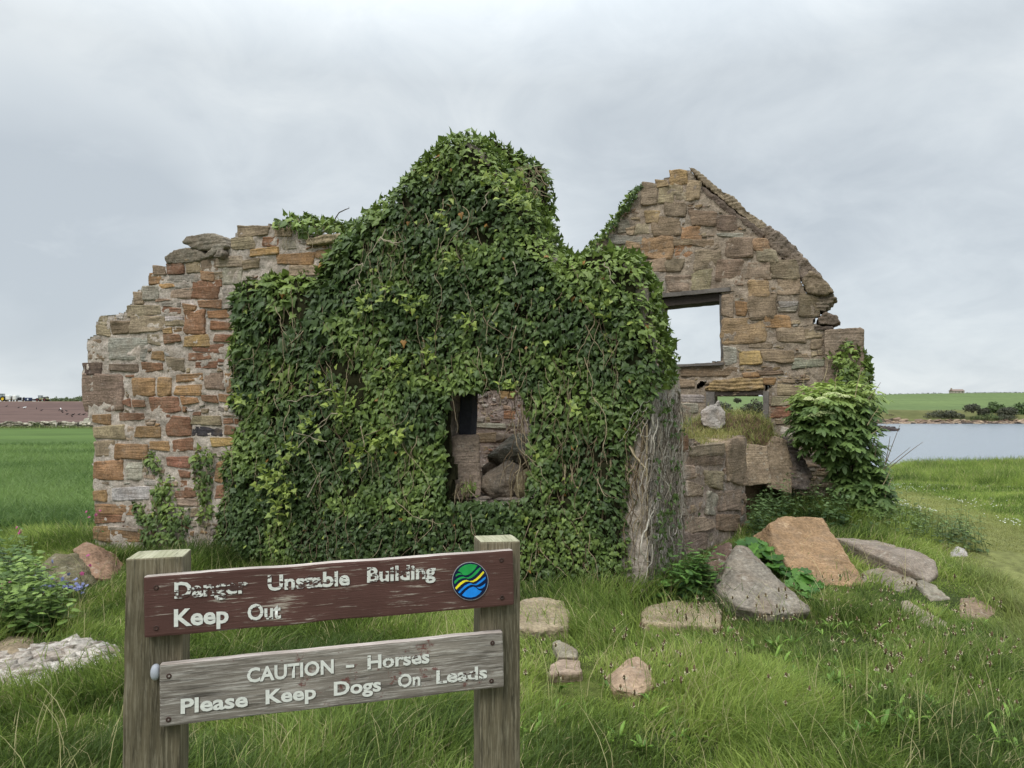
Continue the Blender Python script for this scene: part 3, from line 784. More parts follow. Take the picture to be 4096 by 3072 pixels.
bar('window_post', FRONT, (1804, 1560), (1796, 1745), (48, 0), -0.36, -0.22, srgb(50, 50, 58), cott)
# ------------------------------------------------------------------ single stones: hull of given points, remeshed and weathered
def lump(pts, vox=0.014, amp=0.02, seed=0, freq=6, strata=0.0, keep=1.0):
    bm = bmesh.new()
    for p in pts: bm.verts.new([float(q) for q in p])
    bmesh.ops.convex_hull(bm, input=bm.verts)
    bmesh.ops.delete(bm, geom=[v for v in bm.verts if not v.link_faces], context='VERTS')
    me = bpy.data.meshes.new('tmp'); bm.to_mesh(me); bm.free()
    o = bpy.data.objects.new('tmp', me); COL.objects.link(o)
    md = o.modifiers.new('r', 'REMESH'); md.mode = 'VOXEL'; md.voxel_size = vox
    sm_ = o.modifiers.new('s', 'SMOOTH'); sm_.iterations = 1; sm_.factor = 0.5
    dg = bpy.context.evaluated_depsgraph_get()
    ev = o.evaluated_get(dg); m2 = ev.to_mesh()
    n = len(m2.vertices)
    V = np.zeros(n * 3); m2.vertices.foreach_get('co', V); V = V.reshape(-1, 3)
    N = np.zeros(n * 3); m2.vertices.foreach_get('normal', N); N = N.reshape(-1, 3)
    F = np.array([list(p.vertices) for p in m2.polygons])
    ev.to_mesh_clear(); bpy.data.objects.remove(o); bpy.data.meshes.remove(me)
    r = np.random.default_rng(seed).random(3) * 60
    d = amp * 2 * (fbm(V * freq + r, 5, seed) - 0.5) + amp * 1.2 * np.minimum(0, fbm(V * freq * 0.6 + r + 9, 3, seed + 1) - 0.45) * 3
    d = d + amp * 0.55 * (fbm(V * 34 + r, 3, seed + 6) - 0.5) * 2
    st_ = fbm(V * freq * 0.9 + r + 21, 3, seed + 2) * 7; d = d + amp * 0.9 * (np.floor(st_) + np.clip((st_ - np.floor(st_)) * 5, 0, 1) - 3.5) / 3.5
    if strata: d = d + strata * np.sin(V[:, 2] * 120 + 8 * fbm(V * 4 + r, 2, 3))
    return V + N * d[:, None], F
ROCKS = []
def rock(name, label, cat, pts, col, mat=None, back=(0, 0.2, -0.08), group=None, parent=None, extra=None, bulge=0.0, **kw):
    """pts: (px, py, distance); the same points moved by `back` close the far side"""
    A = np.array([P(a, b, c) for a, b, c in pts])
    if bulge: A = np.concatenate([A, (A.mean(0) + A[::2]) / 2 + np.array([0, -bulge, 0.02]), [A.mean(0) + np.array([0.01, -bulge * 1.3, 0.0])]])
    pts3 = np.concatenate([A, A + np.array(back)] + ([np.array(extra)] if extra is not None else []))
    if parent is None and A[:, 2].min() < 0.45:           # bed it into the turf
        lo_ = A[A[:, 2] < np.median(A[:, 2]) + 1e-6]; pts3 = np.concatenate([pts3, lo_ + np.array([0, 0.07, -0.13])])
    V, F = lump(pts3, **kw)
    if parent is None: ROCKS.append((V[:, 0].min(), V[:, 0].max(), V[:, 1].min(), V[:, 1].max(), V[:, 2].min()))
    org = np.array([V[:, 0].mean(), V[:, 1].mean(), V[:, 2].min()])
    c = np.asarray(col)[None] * (0.85 + 0.3 * fbm(V * 5 + 3, 3, 8))[:, None]
    o = link(name, mesh(name, V - org, F, c, [mat or MS_rock]), None, org)
    if parent is not None:
        o.parent = parent; o.location = Vector(org) - parent.location
        return o
    return tag(o, label, cat, group)
def onp(plane, pts, d=0.0):
    out = []
    for a, b in pts:
        q = plane.uv(np.array(a, float), np.array(b, float)); w = plane.pt(q[0], q[1], d)
        out.append((a, b, float(w[1])))
    return out
gb = tuple(-GAB.n * 0.42); fbk = tuple(-FRONT.n * 0.34)
# coping slabs of the far gable: parts of the cottage
def coping(pts, d, col, seed, back=0.45, **kw):
    A = onp(GAB, pts, d)
    return rock('coping_slab', None, None, A, col, MS_gable, tuple(-GAB.n * back), parent=cott, seed=seed, **kw)
coping([(2756, 668), (2778, 700), (2850, 765), (2960, 850), (3040, 925), (3066, 920), (3060, 895), (2900, 768), (2775, 672)], -0.10, srgb(140, 126, 104), 1, amp=0.03, strata=0.004)
coping([(2800, 745), (2815, 790), (2930, 880), (3040, 965), (3060, 940), (2900, 810)], -0.05, srgb(96, 84, 74), 2, 0.4, amp=0.03)
coping([(3040, 925), (3060, 965), (3180, 1060), (3215, 1120), (3270, 1130), (3285, 1105), (3180, 985), (3075, 905)], -0.06, srgb(118, 106, 94), 3, 0.45, amp=0.04)
coping([(3212, 1120), (3225, 1170), (3300, 1178), (3335, 1168), (3285, 1105), (3240, 1085)], 0.05, srgb(126, 112, 92), 4, 0.45, amp=0.03)
coping([(3260, 1180), (3270, 1240), (3300, 1245), (3345, 1192), (3330, 1178)], 0.0, srgb(120, 110, 96), 5, 0.4, amp=0.03, strata=0.01)
coping([(3270, 1275), (3300, 1250), (3345, 1258), (3362, 1290), (3330, 1302), (3280, 1298)], 0.06, srgb(108, 96, 86), 6, 0.4, amp=0.03)
coping([(3255, 1300), (3330, 1305), (3335, 1325), (3262, 1325)], 0.05, srgb(90, 80, 74), 7, 0.4, amp=0.02)
rock('skewputt', None, None, onp(GAB, [(3296, 1318), (3440, 1308), (3455, 1316), (3457, 1560), (3300, 1540)], 0.07), srgb(138, 122, 106), MS_gable, tuple(-GAB.n * 0.5), parent=cott, seed=9, amp=0.012)
rock('stone_lintel', None, None, onp(GAB, [(2812, 1560), (2850, 1522), (2960, 1510), (3050, 1515), (3056, 1558), (2940, 1566)], 0.06), srgb(160, 136, 98), MS_gable, tuple(-GAB.n * 0.25), parent=cott, seed=10, amp=0.018, strata=0.008)
# loose stones on the wall head
W = lambda pts, d=0.06: onp(FRONT, pts, d)
rock('loose_stone', 'large flat grey stone lying topmost on the loose pile on the left wall head', 'stone', W([(722, 965), (745, 945), (850, 932), (888, 950), (893, 975), (830, 1003), (770, 995)]), srgb(128, 120, 106), back=fbk, seed=21, amp=0.014, strata=0.004)
rock('loose_stone', 'rounded grey stone under the big flat one, at the left of the wall-head pile', 'stone', W([(657, 1030), (690, 998), (740, 988), (800, 1005), (830, 1030), (780, 1046), (700, 1055), (665, 1055)], 0.04), srgb(122, 114, 100), back=fbk, seed=22, amp=0.014)
rock('loose_stone', 'slanting slim grey stone leaning on the right of the wall-head pile', 'stone', W([(808, 1024), (845, 984), (895, 962), (906, 985), (862, 1012), (822, 1034)], 0.10), srgb(140, 132, 118), back=tuple(-FRONT.n * 0.2), seed=23, amp=0.012, strata=0.004)
rock('loose_stone', 'smallest stone of the wall-head pile, wedged below the slanting slim one', 'stone', W([(850, 1028), (878, 992), (890, 1012), (878, 1032)], 0.14), srgb(130, 120, 108), back=tuple(-FRONT.n * 0.12), seed=24, amp=0.015, vox=0.012)
rock('loose_stone', 'long layered slate lying on the wall head beside the ivy gable', 'stone', W([(1212, 962), (1280, 940), (1372, 928), (1380, 950), (1290, 978), (1232, 984)], 0.08), srgb(168, 152, 122), back=fbk, seed=25, amp=0.012, strata=0.008)

# fallen masonry on the right
dn = (0, 0.05, -0.22)
rock('sandstone_slab', 'big orange sandstone slab tilted up on the rubble right of the ivy wall', 'stone', [(3240, 2335, 6.12), (3400, 2364, 6.05), (3460, 2330, 6.12), (3150, 2262, 6.32), (3100, 2180, 6.6), (3076, 2092, 6.95), (3120, 2070, 7.05), (3240, 2066, 7.1), (3292, 2074, 7.1), (3322, 2110, 6.95), (3345, 2170, 6.7)],
     srgb(150, 122, 92), m_stone('orange_sandstone', 0.12, 0.6, srgb(200, 174, 142), 9, 0.9, 0.35), (-0.10, 0.2, -0.16), seed=31, amp=0.016)
rock('fallen_block', 'large pointed grey block leaning in front of the broken side wall', 'stone', [(2855, 2330, 5.9), (2945, 2178, 6.1), (2985, 2190, 6.12), (3060, 2262, 5.95), (3140, 2345, 5.7), (3235, 2440, 5.45), (3100, 2460, 5.3), (2950, 2425, 5.42), (2880, 2360, 5.7)], srgb(132, 124, 112), back=(0.12, 0.4, -0.12), seed=32, amp=0.022)
rock('fallen_block', 'dark reddish block half hidden behind the large pointed grey block', 'stone', [(2832, 2262, 6.35), (2868, 2192, 6.5), (2930, 2170, 6.6), (2930, 2250, 6.3), (2850, 2290, 6.25)], srgb(104, 84, 74), back=(0.05, 0.3, -0.05), seed=33, amp=0.02)
rock('fallen_lintel', 'long grey lintel with a lichen spotted end lying across the rubble', 'stone', [(3335, 2150, 7.3), (3400, 2236, 7.1), (3640, 2226, 6.5), (3636, 2284, 6.35), (3716, 2328, 6.3), (3752, 2292, 6.45), (3744, 2244, 6.65), (3690, 2212, 6.85), (3500, 2158, 7.5)], srgb(142, 130, 118), back=(0.0, 0.04, -0.05), seed=34, amp=0.008, vox=0.015)
rock('fallen_block', 'pitted grey block lying beneath the long lintel', 'stone', [(3445, 2292, 6.5), (3500, 2266, 6.6), (3560, 2276, 6.6), (3690, 2335, 6.25), (3640, 2385, 5.95), (3480, 2368, 6.0), (3440, 2330, 6.2)], srgb(136, 126, 110), back=dn, seed=35, amp=0.02)
rock('fallen_block', 'thin stone edge jutting from the grass under the lintel end', 'stone', [(3665, 2318, 6.15), (3740, 2338, 6.1), (3806, 2394, 5.85), (3720, 2402, 5.8)], srgb(150, 142, 126), back=dn, seed=36, amp=0.015)
rock('fallen_block', 'long half buried stone in the grass below the lintel', 'stone', [(3600, 2400, 5.75), (3640, 2396, 5.8), (3720, 2446, 5.5), (3812, 2506, 5.2), (3720, 2510, 5.15), (3610, 2456, 5.4)], srgb(158, 146, 126), back=dn, seed=37, amp=0.015)
rock('fallen_block', 'brown stone in the grass nearest the worn path on the right', 'stone', [(3842, 2392, 5.85), (3900, 2386, 5.9), (3990, 2440, 5.6), (3965, 2475, 5.4), (3840, 2466, 5.4)], srgb(146, 126, 104), back=dn, seed=38, amp=0.018)
rock('fallen_block', 'small whitish stone in the grass beyond the lintel', 'stone', [(3796, 2210, 7.4), (3830, 2184, 7.5), (3860, 2196, 7.5), (3872, 2224, 7.3), (3805, 2228, 7.2)], srgb(176, 170, 164), back=dn, seed=39, amp=0.015)
rock('fallen_block', 'flat topped pale block lying in front of the ivy wall corner', 'stone', [(2570, 2445, 5.5), (2610, 2418, 5.65), (2700, 2402, 5.8), (2870, 2408, 5.8), (2886, 2440, 5.55), (2880, 2502, 5.15), (2700, 2498, 5.1), (2566, 2488, 5.15)], srgb(158, 142, 116), back=(0, 0.02, -0.2), seed=40, amp=0.016)
rock('fallen_block', 'pale block lying by the right post of the sign', 'stone', [(2040, 2420, 5.55), (2090, 2400, 5.65), (2160, 2388, 5.75), (2250, 2402, 5.65), (2282, 2450, 5.35), (2270, 2505, 5.05), (2150, 2522, 4.95), (2040, 2505, 5.0)], srgb(166, 150, 124), back=(0, 0.02, -0.2), seed=41, amp=0.018)
rock('fallen_block', 'small grey knobbly stone in the grass right of the sign', 'stone', [(2208, 2572, 4.8), (2240, 2553, 4.85), (2300, 2592, 4.7), (2312, 2628, 4.5), (2230, 2628, 4.5)], srgb(146, 138, 120), back=(0, 0.1, -0.12), seed=42, amp=0.02, vox=0.014)
rock('fallen_block', 'small flat pinkish stone sunk in the grass right of the sign', 'stone', [(2196, 2660, 4.4), (2240, 2634, 4.5), (2320, 2640, 4.5), (2330, 2685, 4.25), (2200, 2694, 4.2)], srgb(166, 146, 128), back=(0, 0.06, -0.12), seed=43, amp=0.012, vox=0.014)
rock('fallen_block', 'pointed pinkish stone standing in the foreground grass', 'stone', [(2440, 2705, 4.2), (2518, 2634, 4.25), (2552, 2624, 4.3), (2592, 2656, 4.25), (2632, 2735, 4.05), (2560, 2785, 3.9), (2455, 2755, 3.95)], srgb(176, 150, 126), back=(0, 0.14, -0.06), bulge=0.05, seed=44, amp=0.016, vox=0.014)
rock('fallen_block', 'brown tilted stone lying against the mossy boulder at the left corner', 'stone', [(296, 2195, 7.3), (340, 2166, 7.4), (400, 2198, 7.3), (448, 2262, 7.1), (432, 2318, 6.8), (360, 2305, 6.8), (318, 2255, 7.0)], srgb(150, 120, 98), back=(0.02, 0.25, -0.1), bulge=0.08, seed=45, amp=0.018)
rock('boulder', 'mossy grey boulder below the left end of the wall', 'boulder', [(165, 2265, 6.9), (220, 2212, 7.1), (300, 2212, 7.1), (338, 2262, 6.9), (322, 2330, 6.45), (178, 2330, 6.45)], srgb(112, 106, 82), back=(0, 0.3, -0.1), bulge=0.1, seed=46, amp=0.025)
rock('boulder', 'small rounded boulder at the edge of the pale rubble path', 'boulder', [(-14, 2575, 4.95), (30, 2548, 5.05), (90, 2550, 5.05), (114, 2592, 4.85), (102, 2626, 4.6), (0, 2630, 4.6)], srgb(144, 128, 104), back=(0, 0.15, -0.05), bulge=0.06, seed=47, amp=0.01, vox=0.014)
# in the window opening
rock('stone_pillar', 'upright dressed stone standing in the left of the window opening', 'stone', [(1806, 1748, 6.72), (1830, 1738, 6.75), (1912, 1738, 6.75), (1920, 1750, 6.72), (1924, 1988, 6.66), (1815, 1992, 6.66)], srgb(146, 130, 116), back=(-0.02, 0.2, 0), seed=51, amp=0.008, vox=0.014)
rock('boulder', 'dark lichened boulder at the back of the window opening', 'boulder', [(1948, 1825, 7.0), (2010, 1768, 7.15), (2060, 1735, 7.25), (2130, 1745, 7.25), (2135, 1850, 7.0), (2060, 1838, 6.95), (2030, 1860, 6.95)], srgb(100, 96, 84), back=(0.02, 0.4, -0.1), bulge=0.12, seed=52, amp=0.025)
rock('boulder', 'big rough boulder in the middle of the window opening', 'boulder', [(1918, 1915, 6.75), (1945, 1880, 6.85), (2030, 1838, 6.9), (2092, 1868, 6.85), (2075, 1920, 6.7), (2040, 1995, 6.62), (1970, 1998, 6.62), (1925, 1950, 6.68)], srgb(112, 102, 90), back=(0, 0.25, -0.04), bulge=0.13, seed=53, amp=0.022)
rock('boulder', 'olive boulder at the right edge of the window opening', 'boulder', [(2052, 1960, 6.62), (2065, 1900, 6.7), (2110, 1872, 6.72), (2130, 1990, 6.55), (2070, 1995, 6.56)], srgb(126, 116, 88), back=(0.02, 0.22, -0.02), bulge=0.08, seed=54, amp=0.015, vox=0.014)
rock('boulder', 'small stone wedged behind the big boulder in the window opening', 'boulder', [(1928, 1870, 7.05), (1950, 1848, 7.1), (1985, 1855, 7.1), (1980, 1900, 7.0), (1930, 1905, 7.0)], srgb(112, 98, 84), back=(0, 0.15, -0.1), bulge=0.04, seed=55, amp=0.012, vox=0.014)
rock('timber_offcut', 'short weathered plank lying on the rubble behind the window', 'plank', [(1982, 1738, 7.8), (2062, 1734, 7.8), (2062, 1748, 7.75), (1982, 1766, 7.75)], srgb(120, 104, 88), M_timber, (0.02, 0.12, -0.03), seed=56, amp=0.002, vox=0.01)
# heap behind the side wall
mound_pts = [(2700, 1790, 8.5), (2750, 1710, 8.7), (2830, 1670, 8.9), (2920, 1655, 9.1), (3010, 1655, 9.2), (3080, 1690, 9.3), (3125, 1765, 9.2), (3130, 1830, 9.1), (2980, 1800, 8.9), (2850, 1780, 8.6)]
A = np.array([P(*q) for q in mound_pts]); B = A + np.array([0.02, 0.55, -0.1]); C0 = A.copy(); C0[:, 2] = 0.0; C1 = B.copy(); C1[:, 2] = 0.0
V, F = lump(np.concatenate([A, B, C0 + [0, 0.05, 0], C1]), 0.03, 0.05, 61)
MOUND_V = V
tag(link('earth_mound', mesh('earth_mound', V, F, srgb(96, 80, 62)[None] * (0.7 + 0.6 * fbm(V * 6, 3, 2))[:, None], [M_soil])), kind='structure')
rock('pitted_stone', 'pale pitted stone perched on the grassy heap below the lower window', 'stone', [(2806, 1650, 8.7), (2822, 1628, 8.8), (2875, 1602, 8.85), (2902, 1650, 8.8), (2898, 1695, 8.75), (2868, 1722, 8.65), (2812, 1700, 8.65)], srgb(158, 150, 142), back=(0.02, 0.16, -0.02), bulge=0.03, seed=62, amp=0.022, vox=0.012, freq=11)
rock('leaning_slab', 'smooth grey slab standing upright behind the broken side wall', 'stone', [(2982, 1775, 8.8), (3070, 1785, 8.85), (3088, 1935, 8.7), (2984, 1945, 8.65)], srgb(150, 132, 110), back=(0, 0.1, 0), seed=63, amp=0.01)
rock('leaning_slab', 'tall brown slab leaning below the grassy heap, right of the grey one', 'stone', [(3058, 1790, 8.95), (3100, 1745, 9.05), (3150, 1760, 9.05), (3168, 1850, 8.9), (3172, 1978, 8.7), (3070, 1950, 8.7)], srgb(134, 118, 98), back=(0, 0.12, 0), seed=64, amp=0.014)
rock('leaning_slab', 'dark slanting slab at the foot of the gable beside the elder', 'stone', [(3128, 1745, 9.15), (3170, 1755, 9.15), (3218, 1830, 8.95), (3250, 1908, 8.8), (3230, 1958, 8.65), (3172, 1955, 8.7)], srgb(86, 78, 72), back=(0.04, 0.18, 0), seed=65, amp=0.025, strata=0.006)
# pale rubble path at the left edge
s = Soup(); rr = np.random.default_rng(77)
PXP = [(-500, 2640), (-200, 2620), (0, 2620), (160, 2590), (360, 2575), (470, 2600), (500, 2650), (380, 2690), (200, 2720), (190, 2765), (0, 2775), (-300, 2800), (-600, 2800)]
PW = np.array([G(*q)[:2] for q in PXP])
def rubble_in(x, y): return pip(x, y, PW)
def keepr(x, y): return pip(x + 0.08 * (fb2(x * 9, y * 9, 2, 3) - 0.5), y + 0.08 * (fb2(x * 9, y * 9, 2, 4) - 0.5), PW)
sheet('path', np.arange(PW[:, 0].min(), PW[:, 0].max(), 0.03), np.arange(PW[:, 1].min(), PW[:, 1].max(), 0.03), lambda x, y: H(x, y) + 0.01 + 0.014 * (fb2(x * 14, y * 14, 3, 3) - 0.5),
      lambda x, y: lerp(srgb(98, 86, 70), srgb(142, 130, 114), fb2(x * 8, y * 8, 4, 31)), MS_mortar, keep=keepr)
k_ = 3000
x = rr.uniform(PW[:, 0].min(), PW[:, 0].max(), k_); y = rr.uniform(PW[:, 1].min(), PW[:, 1].max(), k_)
ok = rubble_in(x, y); x, y = x[ok], y[ok]; k_ = len(x)
sz = 0.010 + 0.05 * rr.random(k_) ** 3
boxes(s, np.stack([x, y, H(x, y) + 0.012], -1), np.stack([sz * rr.uniform(0.8, 1.6, k_), sz, sz * rr.uniform(0.2, 0.45, k_)], -1), rr.uniform(0, 3, k_), lerp(srgb(136, 124, 112), srgb(204, 196, 186), rr.random(k_)), 2, 4, 0.35, 5)
tag(s.build('rubble', [MS_rock]), kind='stuff')
# ------------------------------------------------------------------ ivy
def fan(outline, zc, zo):
    V = [(0, 0.38, zc)] + [(x, y, zo * abs(x) ** 1.3) for x, y in outline]
    n = len(outline)
    return np.array(V), np.array([[0, i + 1, (i + 1) % n + 1] for i in range(n)])
T_IVY = fan([(0, 0.04), (0.24, -0.12), (0.5, 0.12), (0.3, 0.36), (0.16, 0.62), (0, 1.0), (-0.16, 0.62), (-0.3, 0.36), (-0.5, 0.12), (-0.24, -0.12)], 0.07, -0.12)
T_IVY3 = fan([(0, 0.0), (0.3, -0.08), (0.38, 0.2), (0.2, 0.5), (0, 0.95), (-0.14, 0.55), (-0.44, 0.3), (-0.34, 0.0), (-0.16, -0.14)], 0.1, -0.3)
T_HEART = fan([(0, 0.05), (0.22, -0.1), (0.42, 0.1), (0.4, 0.4), (0.2, 0.75), (0, 1.0), (-0.2, 0.75), (-0.4, 0.4), (-0.42, 0.1), (-0.22, -0.1)], 0.08, -0.15)
T_OVAL = fan([(0, 0), (0.15, 0.15), (0.23, 0.42), (0.16, 0.74), (0, 1.0), (-0.16, 0.74), (-0.23, 0.42), (-0.15, 0.15)], 0.05, -0.35)
T_LOBE = fan([(0, 0.1), (0.18, -0.12), (0.4, -0.05), (0.38, 0.1), (0.62, 0.2), (0.45, 0.4), (0.55, 0.62), (0.3, 0.68), (0.18, 0.95), (0, 0.86), (-0.18, 0.95), (-0.3, 0.68), (-0.55, 0.62), (-0.45, 0.4), (-0.62, 0.2), (-0.38, 0.1), (-0.4, -0.05), (-0.18, -0.12)], -0.05, 0.1)
T_SERR = fan([(0, 0), (0.2, 0.08), (0.2, 0.2), (0.3, 0.27), (0.24, 0.4), (0.29, 0.5), (0.18, 0.62), (0.18, 0.74), (0, 1.0), (-0.18, 0.74), (-0.18, 0.62), (-0.29, 0.5), (-0.24, 0.4), (-0.3, 0.27), (-0.2, 0.2), (-0.2, 0.08)], 0.06, -0.25)
T_JAG = fan([(0, 0), (0.1, 0.2), (0.26, 0.22), (0.12, 0.4), (0.28, 0.52), (0.1, 0.62), (0.16, 0.78), (0, 1.0), (-0.16, 0.78), (-0.1, 0.62), (-0.28, 0.52), (-0.12, 0.4), (-0.26, 0.22), (-0.1, 0.2)], 0.03, -0.1)
T_CLUMP = fan([(0, -0.1), (0.35, 0.1), (0.5, 0.45), (0.25, 0.6), (0.1, 1.0), (-0.2, 0.7), (-0.5, 0.55), (-0.35, 0.1)], 0.1, -0.3)
def leaves(soup, tpl, Pp, T, N, S, C, m=0, zj=None, rg=np.random.default_rng(1)):
    V, F = tpl
    k_ = len(Pp)
    if not k_: return
    t = unit(T); n = unit(N - (N * t).sum(1, keepdims=True) * t); sd = np.cross(t, n)
    zs = rg.uniform(0.2, 1.9, (k_, 1, 1)); ws = rg.uniform(0.8, 1.15, (k_, 1, 1))
    curl = rg.uniform(-0.25, 0.1, (k_, 1, 1))
    X = (V[None, :, 0:1] * sd[:, None] * ws + V[None, :, 1:2] * t[:, None] + (V[None, :, 2:3] * zs + curl * V[None, :, 1:2] ** 2) * n[:, None]) * S[:, None, None] + Pp[:, None, :]
    soup.add(X.reshape(-1, 3), (F[None] + (np.arange(k_) * len(V))[:, None, None]).reshape(-1, 3), np.repeat(C[:, None], len(V), 1).reshape(-1, 3), m)
def tubes(soup, lines, rad, cols, sides=4, m=0):
    """lines: list of (k,3) arrays; rad: list of start radii (taper to 40 %)"""
    for L, r, c in zip(lines, rad, cols):
        k_ = len(L)
        d = unit(np.gradient(L, axis=0))
        ref = np.array([0.3, 0.9, 0.2])
        a = unit(np.cross(d, ref)); b = np.cross(d, a)
        th = np.arange(sides) * 2 * math.pi / sides
        rr = r * np.linspace(1, 0.4, k_)[:, None, None]
        X = L[:, None] + rr * (np.cos(th)[None, :, None] * a[:, None] + np.sin(th)[None, :, None] * b[:, None])
        i = np.arange(k_ - 1)[:, None] * sides; j = np.arange(sides)[None]
        F = np.stack([i + j, i + (j + 1) % sides, i + sides + (j + 1) % sides, i + sides + j], -1).reshape(-1, 4)
        soup.add(X.reshape(-1, 3), F, c, m)
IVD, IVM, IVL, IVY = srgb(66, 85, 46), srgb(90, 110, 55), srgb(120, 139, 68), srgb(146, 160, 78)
def ivy_sheet(soup, plane, outl_px, holes_px, seed, cov=3.2, B=0.16, e=0.28, size=None, d0=0.0, thick=0.5, rim=True, light=0.0, base=IVD, rag=0.06, fine=None):
    rg = np.random.default_rng(seed)
    poly = plane.poly(outl_px); holes = [plane.poly(h) for h in holes_px]
    u0, v0 = poly.min(0); u1, v1 = poly.max(0)
    A = (u1 - u0) * (v1 - v0)
    dens = cov / (0.42 * 0.05 ** 2)
    n = int(A * dens)
    u, v = rg.uniform(u0, u1, n), rg.uniform(v0, v1, n)
    ju, jv = u + rag * 2 * (fb2(u * 7, v * 7, 3, seed) - 0.5), v + rag * 2 * (fb2(u * 7 + 30, v * 7, 3, seed) - 0.5)
    ok = pip(ju, jv, poly)
    for h in holes: ok &= ~pip(ju, jv, h)
    s_ = size(u, v) * rg.uniform(0.5, 1.4, n) if size is not None else 0.075 * rg.uniform(0.65, 1.3, n)
    # fewer where leaves are large, and thin patches where stems show through
    thin = sm(0.64, 0.76, fb2(u * 3.4 + 7, v * 3.4, 4, seed + 5))
    ok &= rg.random(n) < np.clip((0.05 / s_) ** 2, 0, 1) * (1 - 0.5 * thin)
    u, v, s_, thin = u[ok], v[ok], s_[ok], thin[ok]
    bd, bx, by = polydist(u, v, poly)
    tt = np.clip(bd / e, 0, 1)
    dome = np.sqrt(1 - (1 - tt) ** 2)
    bulge = 0.45 * B + 1.1 * B * fb2(u * 1.7, v * 1.7, 4, seed + 2) + 0.35 * B * (fb2(u * 5, v * 5, 2, seed + 3) - 0.5)
    n = len(u)
    lay = rg.random(n) ** 1.6
    d = d0 + bulge * dome - lay * 0.10 - 0.06 * thin
    ang = (1 - tt) ** 1.5 * 1.1
    N = (np.cos(ang)[:, None] * plane.n + (np.sin(ang) * bx)[:, None] * plane.d + (np.sin(ang) * by)[:, None] * np.array([0, 0, 1.0]))
    N = unit(N + np.array([0, 0, 0.6]) + rg.normal(0, 0.4, (n, 3)))
    T = np.array([0, 0, -1.0]) + rg.normal(0, 0.5, (n, 3)) + plane.n * 0.25
    T = T + (ang * bx * 0.8)[:, None] * plane.d + (np.maximum(by, 0) * ang * 1.2)[:, None] * np.array([0, 0, 1.0]) + rg.normal(0, 0.2, (n, 1)) * plane.d
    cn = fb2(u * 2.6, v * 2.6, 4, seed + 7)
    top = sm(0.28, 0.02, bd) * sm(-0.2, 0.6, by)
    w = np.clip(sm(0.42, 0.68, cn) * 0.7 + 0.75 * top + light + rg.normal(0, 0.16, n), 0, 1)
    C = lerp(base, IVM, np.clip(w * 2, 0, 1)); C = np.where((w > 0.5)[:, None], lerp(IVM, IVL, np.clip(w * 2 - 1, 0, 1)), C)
    yl = rg.random(n) < 0.012; C[yl] = IVY
    br = rg.random(n) < 0.004; C[br] = srgb(150, 112, 60)
    C = C * rg.uniform(0.84, 1.18, (n, 1))
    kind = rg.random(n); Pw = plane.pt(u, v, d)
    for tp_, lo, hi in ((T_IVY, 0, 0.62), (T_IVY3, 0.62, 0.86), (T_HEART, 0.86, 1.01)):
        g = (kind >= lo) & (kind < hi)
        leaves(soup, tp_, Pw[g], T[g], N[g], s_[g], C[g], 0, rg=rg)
    if rim and thick > 0:                          # the growth folds over the wall head
        for i in range(len(poly)):
            a, b = poly[i], poly[(i + 1) % len(poly)]
            L = np.linalg.norm(b - a); mid = (a + b) / 2
            nn = np.array([b[1] - a[1], a[0] - b[0]]) / max(L, 1e-6)
            if pip(np.array([mid[0] + nn[0] * 0.02]), np.array([mid[1] + nn[1] * 0.02]), poly)[0]: nn = -nn
            if nn[1] < -0.2: continue
            k_ = int(L * thick * 1100)
            t_ = rg.random(k_); q = a[None] + (b - a)[None] * t_[:, None] + nn[None] * rg.uniform(-0.05, 0.05, (k_, 1))
            nz = (nn[0] * plane.d + nn[1] * np.array([0, 0, 1.0]))[None]
            leaves(soup, T_IVY, plane.pt(q[:, 0], q[:, 1], d0 - rg.uniform(0, thick, k_)), nz * 0.4 + rg.normal(0, 0.6, (k_, 3)) + plane.n * 0.4, nz + rg.normal(0, 0.4, (k_, 3)) + np.array([0, 0, 0.4]),
                   0.065 * rg.uniform(0.6, 1.3, k_), lerp(IVM, IVL, rg.random(k_)) * rg.uniform(0.8, 1.2, (k_, 1)), 0, rg=rg)
    return poly
def vine_lines(plane, starts, rg, length, step=0.035, d=0.1, wig=0.35, drift=(0, -1), d_w=0.03, umax=99.0):
    out = []
    for (u, v), Ln in zip(starts, length):
        k_ = max(5, int(Ln / step)); a = math.atan2(drift[1], drift[0]) + rg.normal(0, 0.25); pts = []; dd = d + rg.normal(0, d_w)
        a0 = a
        for _ in range(k_):
            pts.append((u, v, dd))
            a += rg.normal(0, wig); a = a0 + (a - a0) * 0.85
            u = min(u + math.cos(a) * step, umax); v += math.sin(a) * step; dd = min(max(dd, d - 2 * d_w), d + 2 * d_w); dd += rg.normal(0, d_w * 0.25)
        q = np.array(pts); out.append(plane.pt(q[:, 0], q[:, 1], q[:, 2]))
    return out
STEMC = [srgb(150, 134, 108), srgb(122, 106, 84), srgb(96, 80, 62), srgb(168, 152, 124)]
STEMG = [srgb(164, 154, 140), srgb(136, 126, 112), srgb(110, 100, 88), srgb(184, 176, 162)]
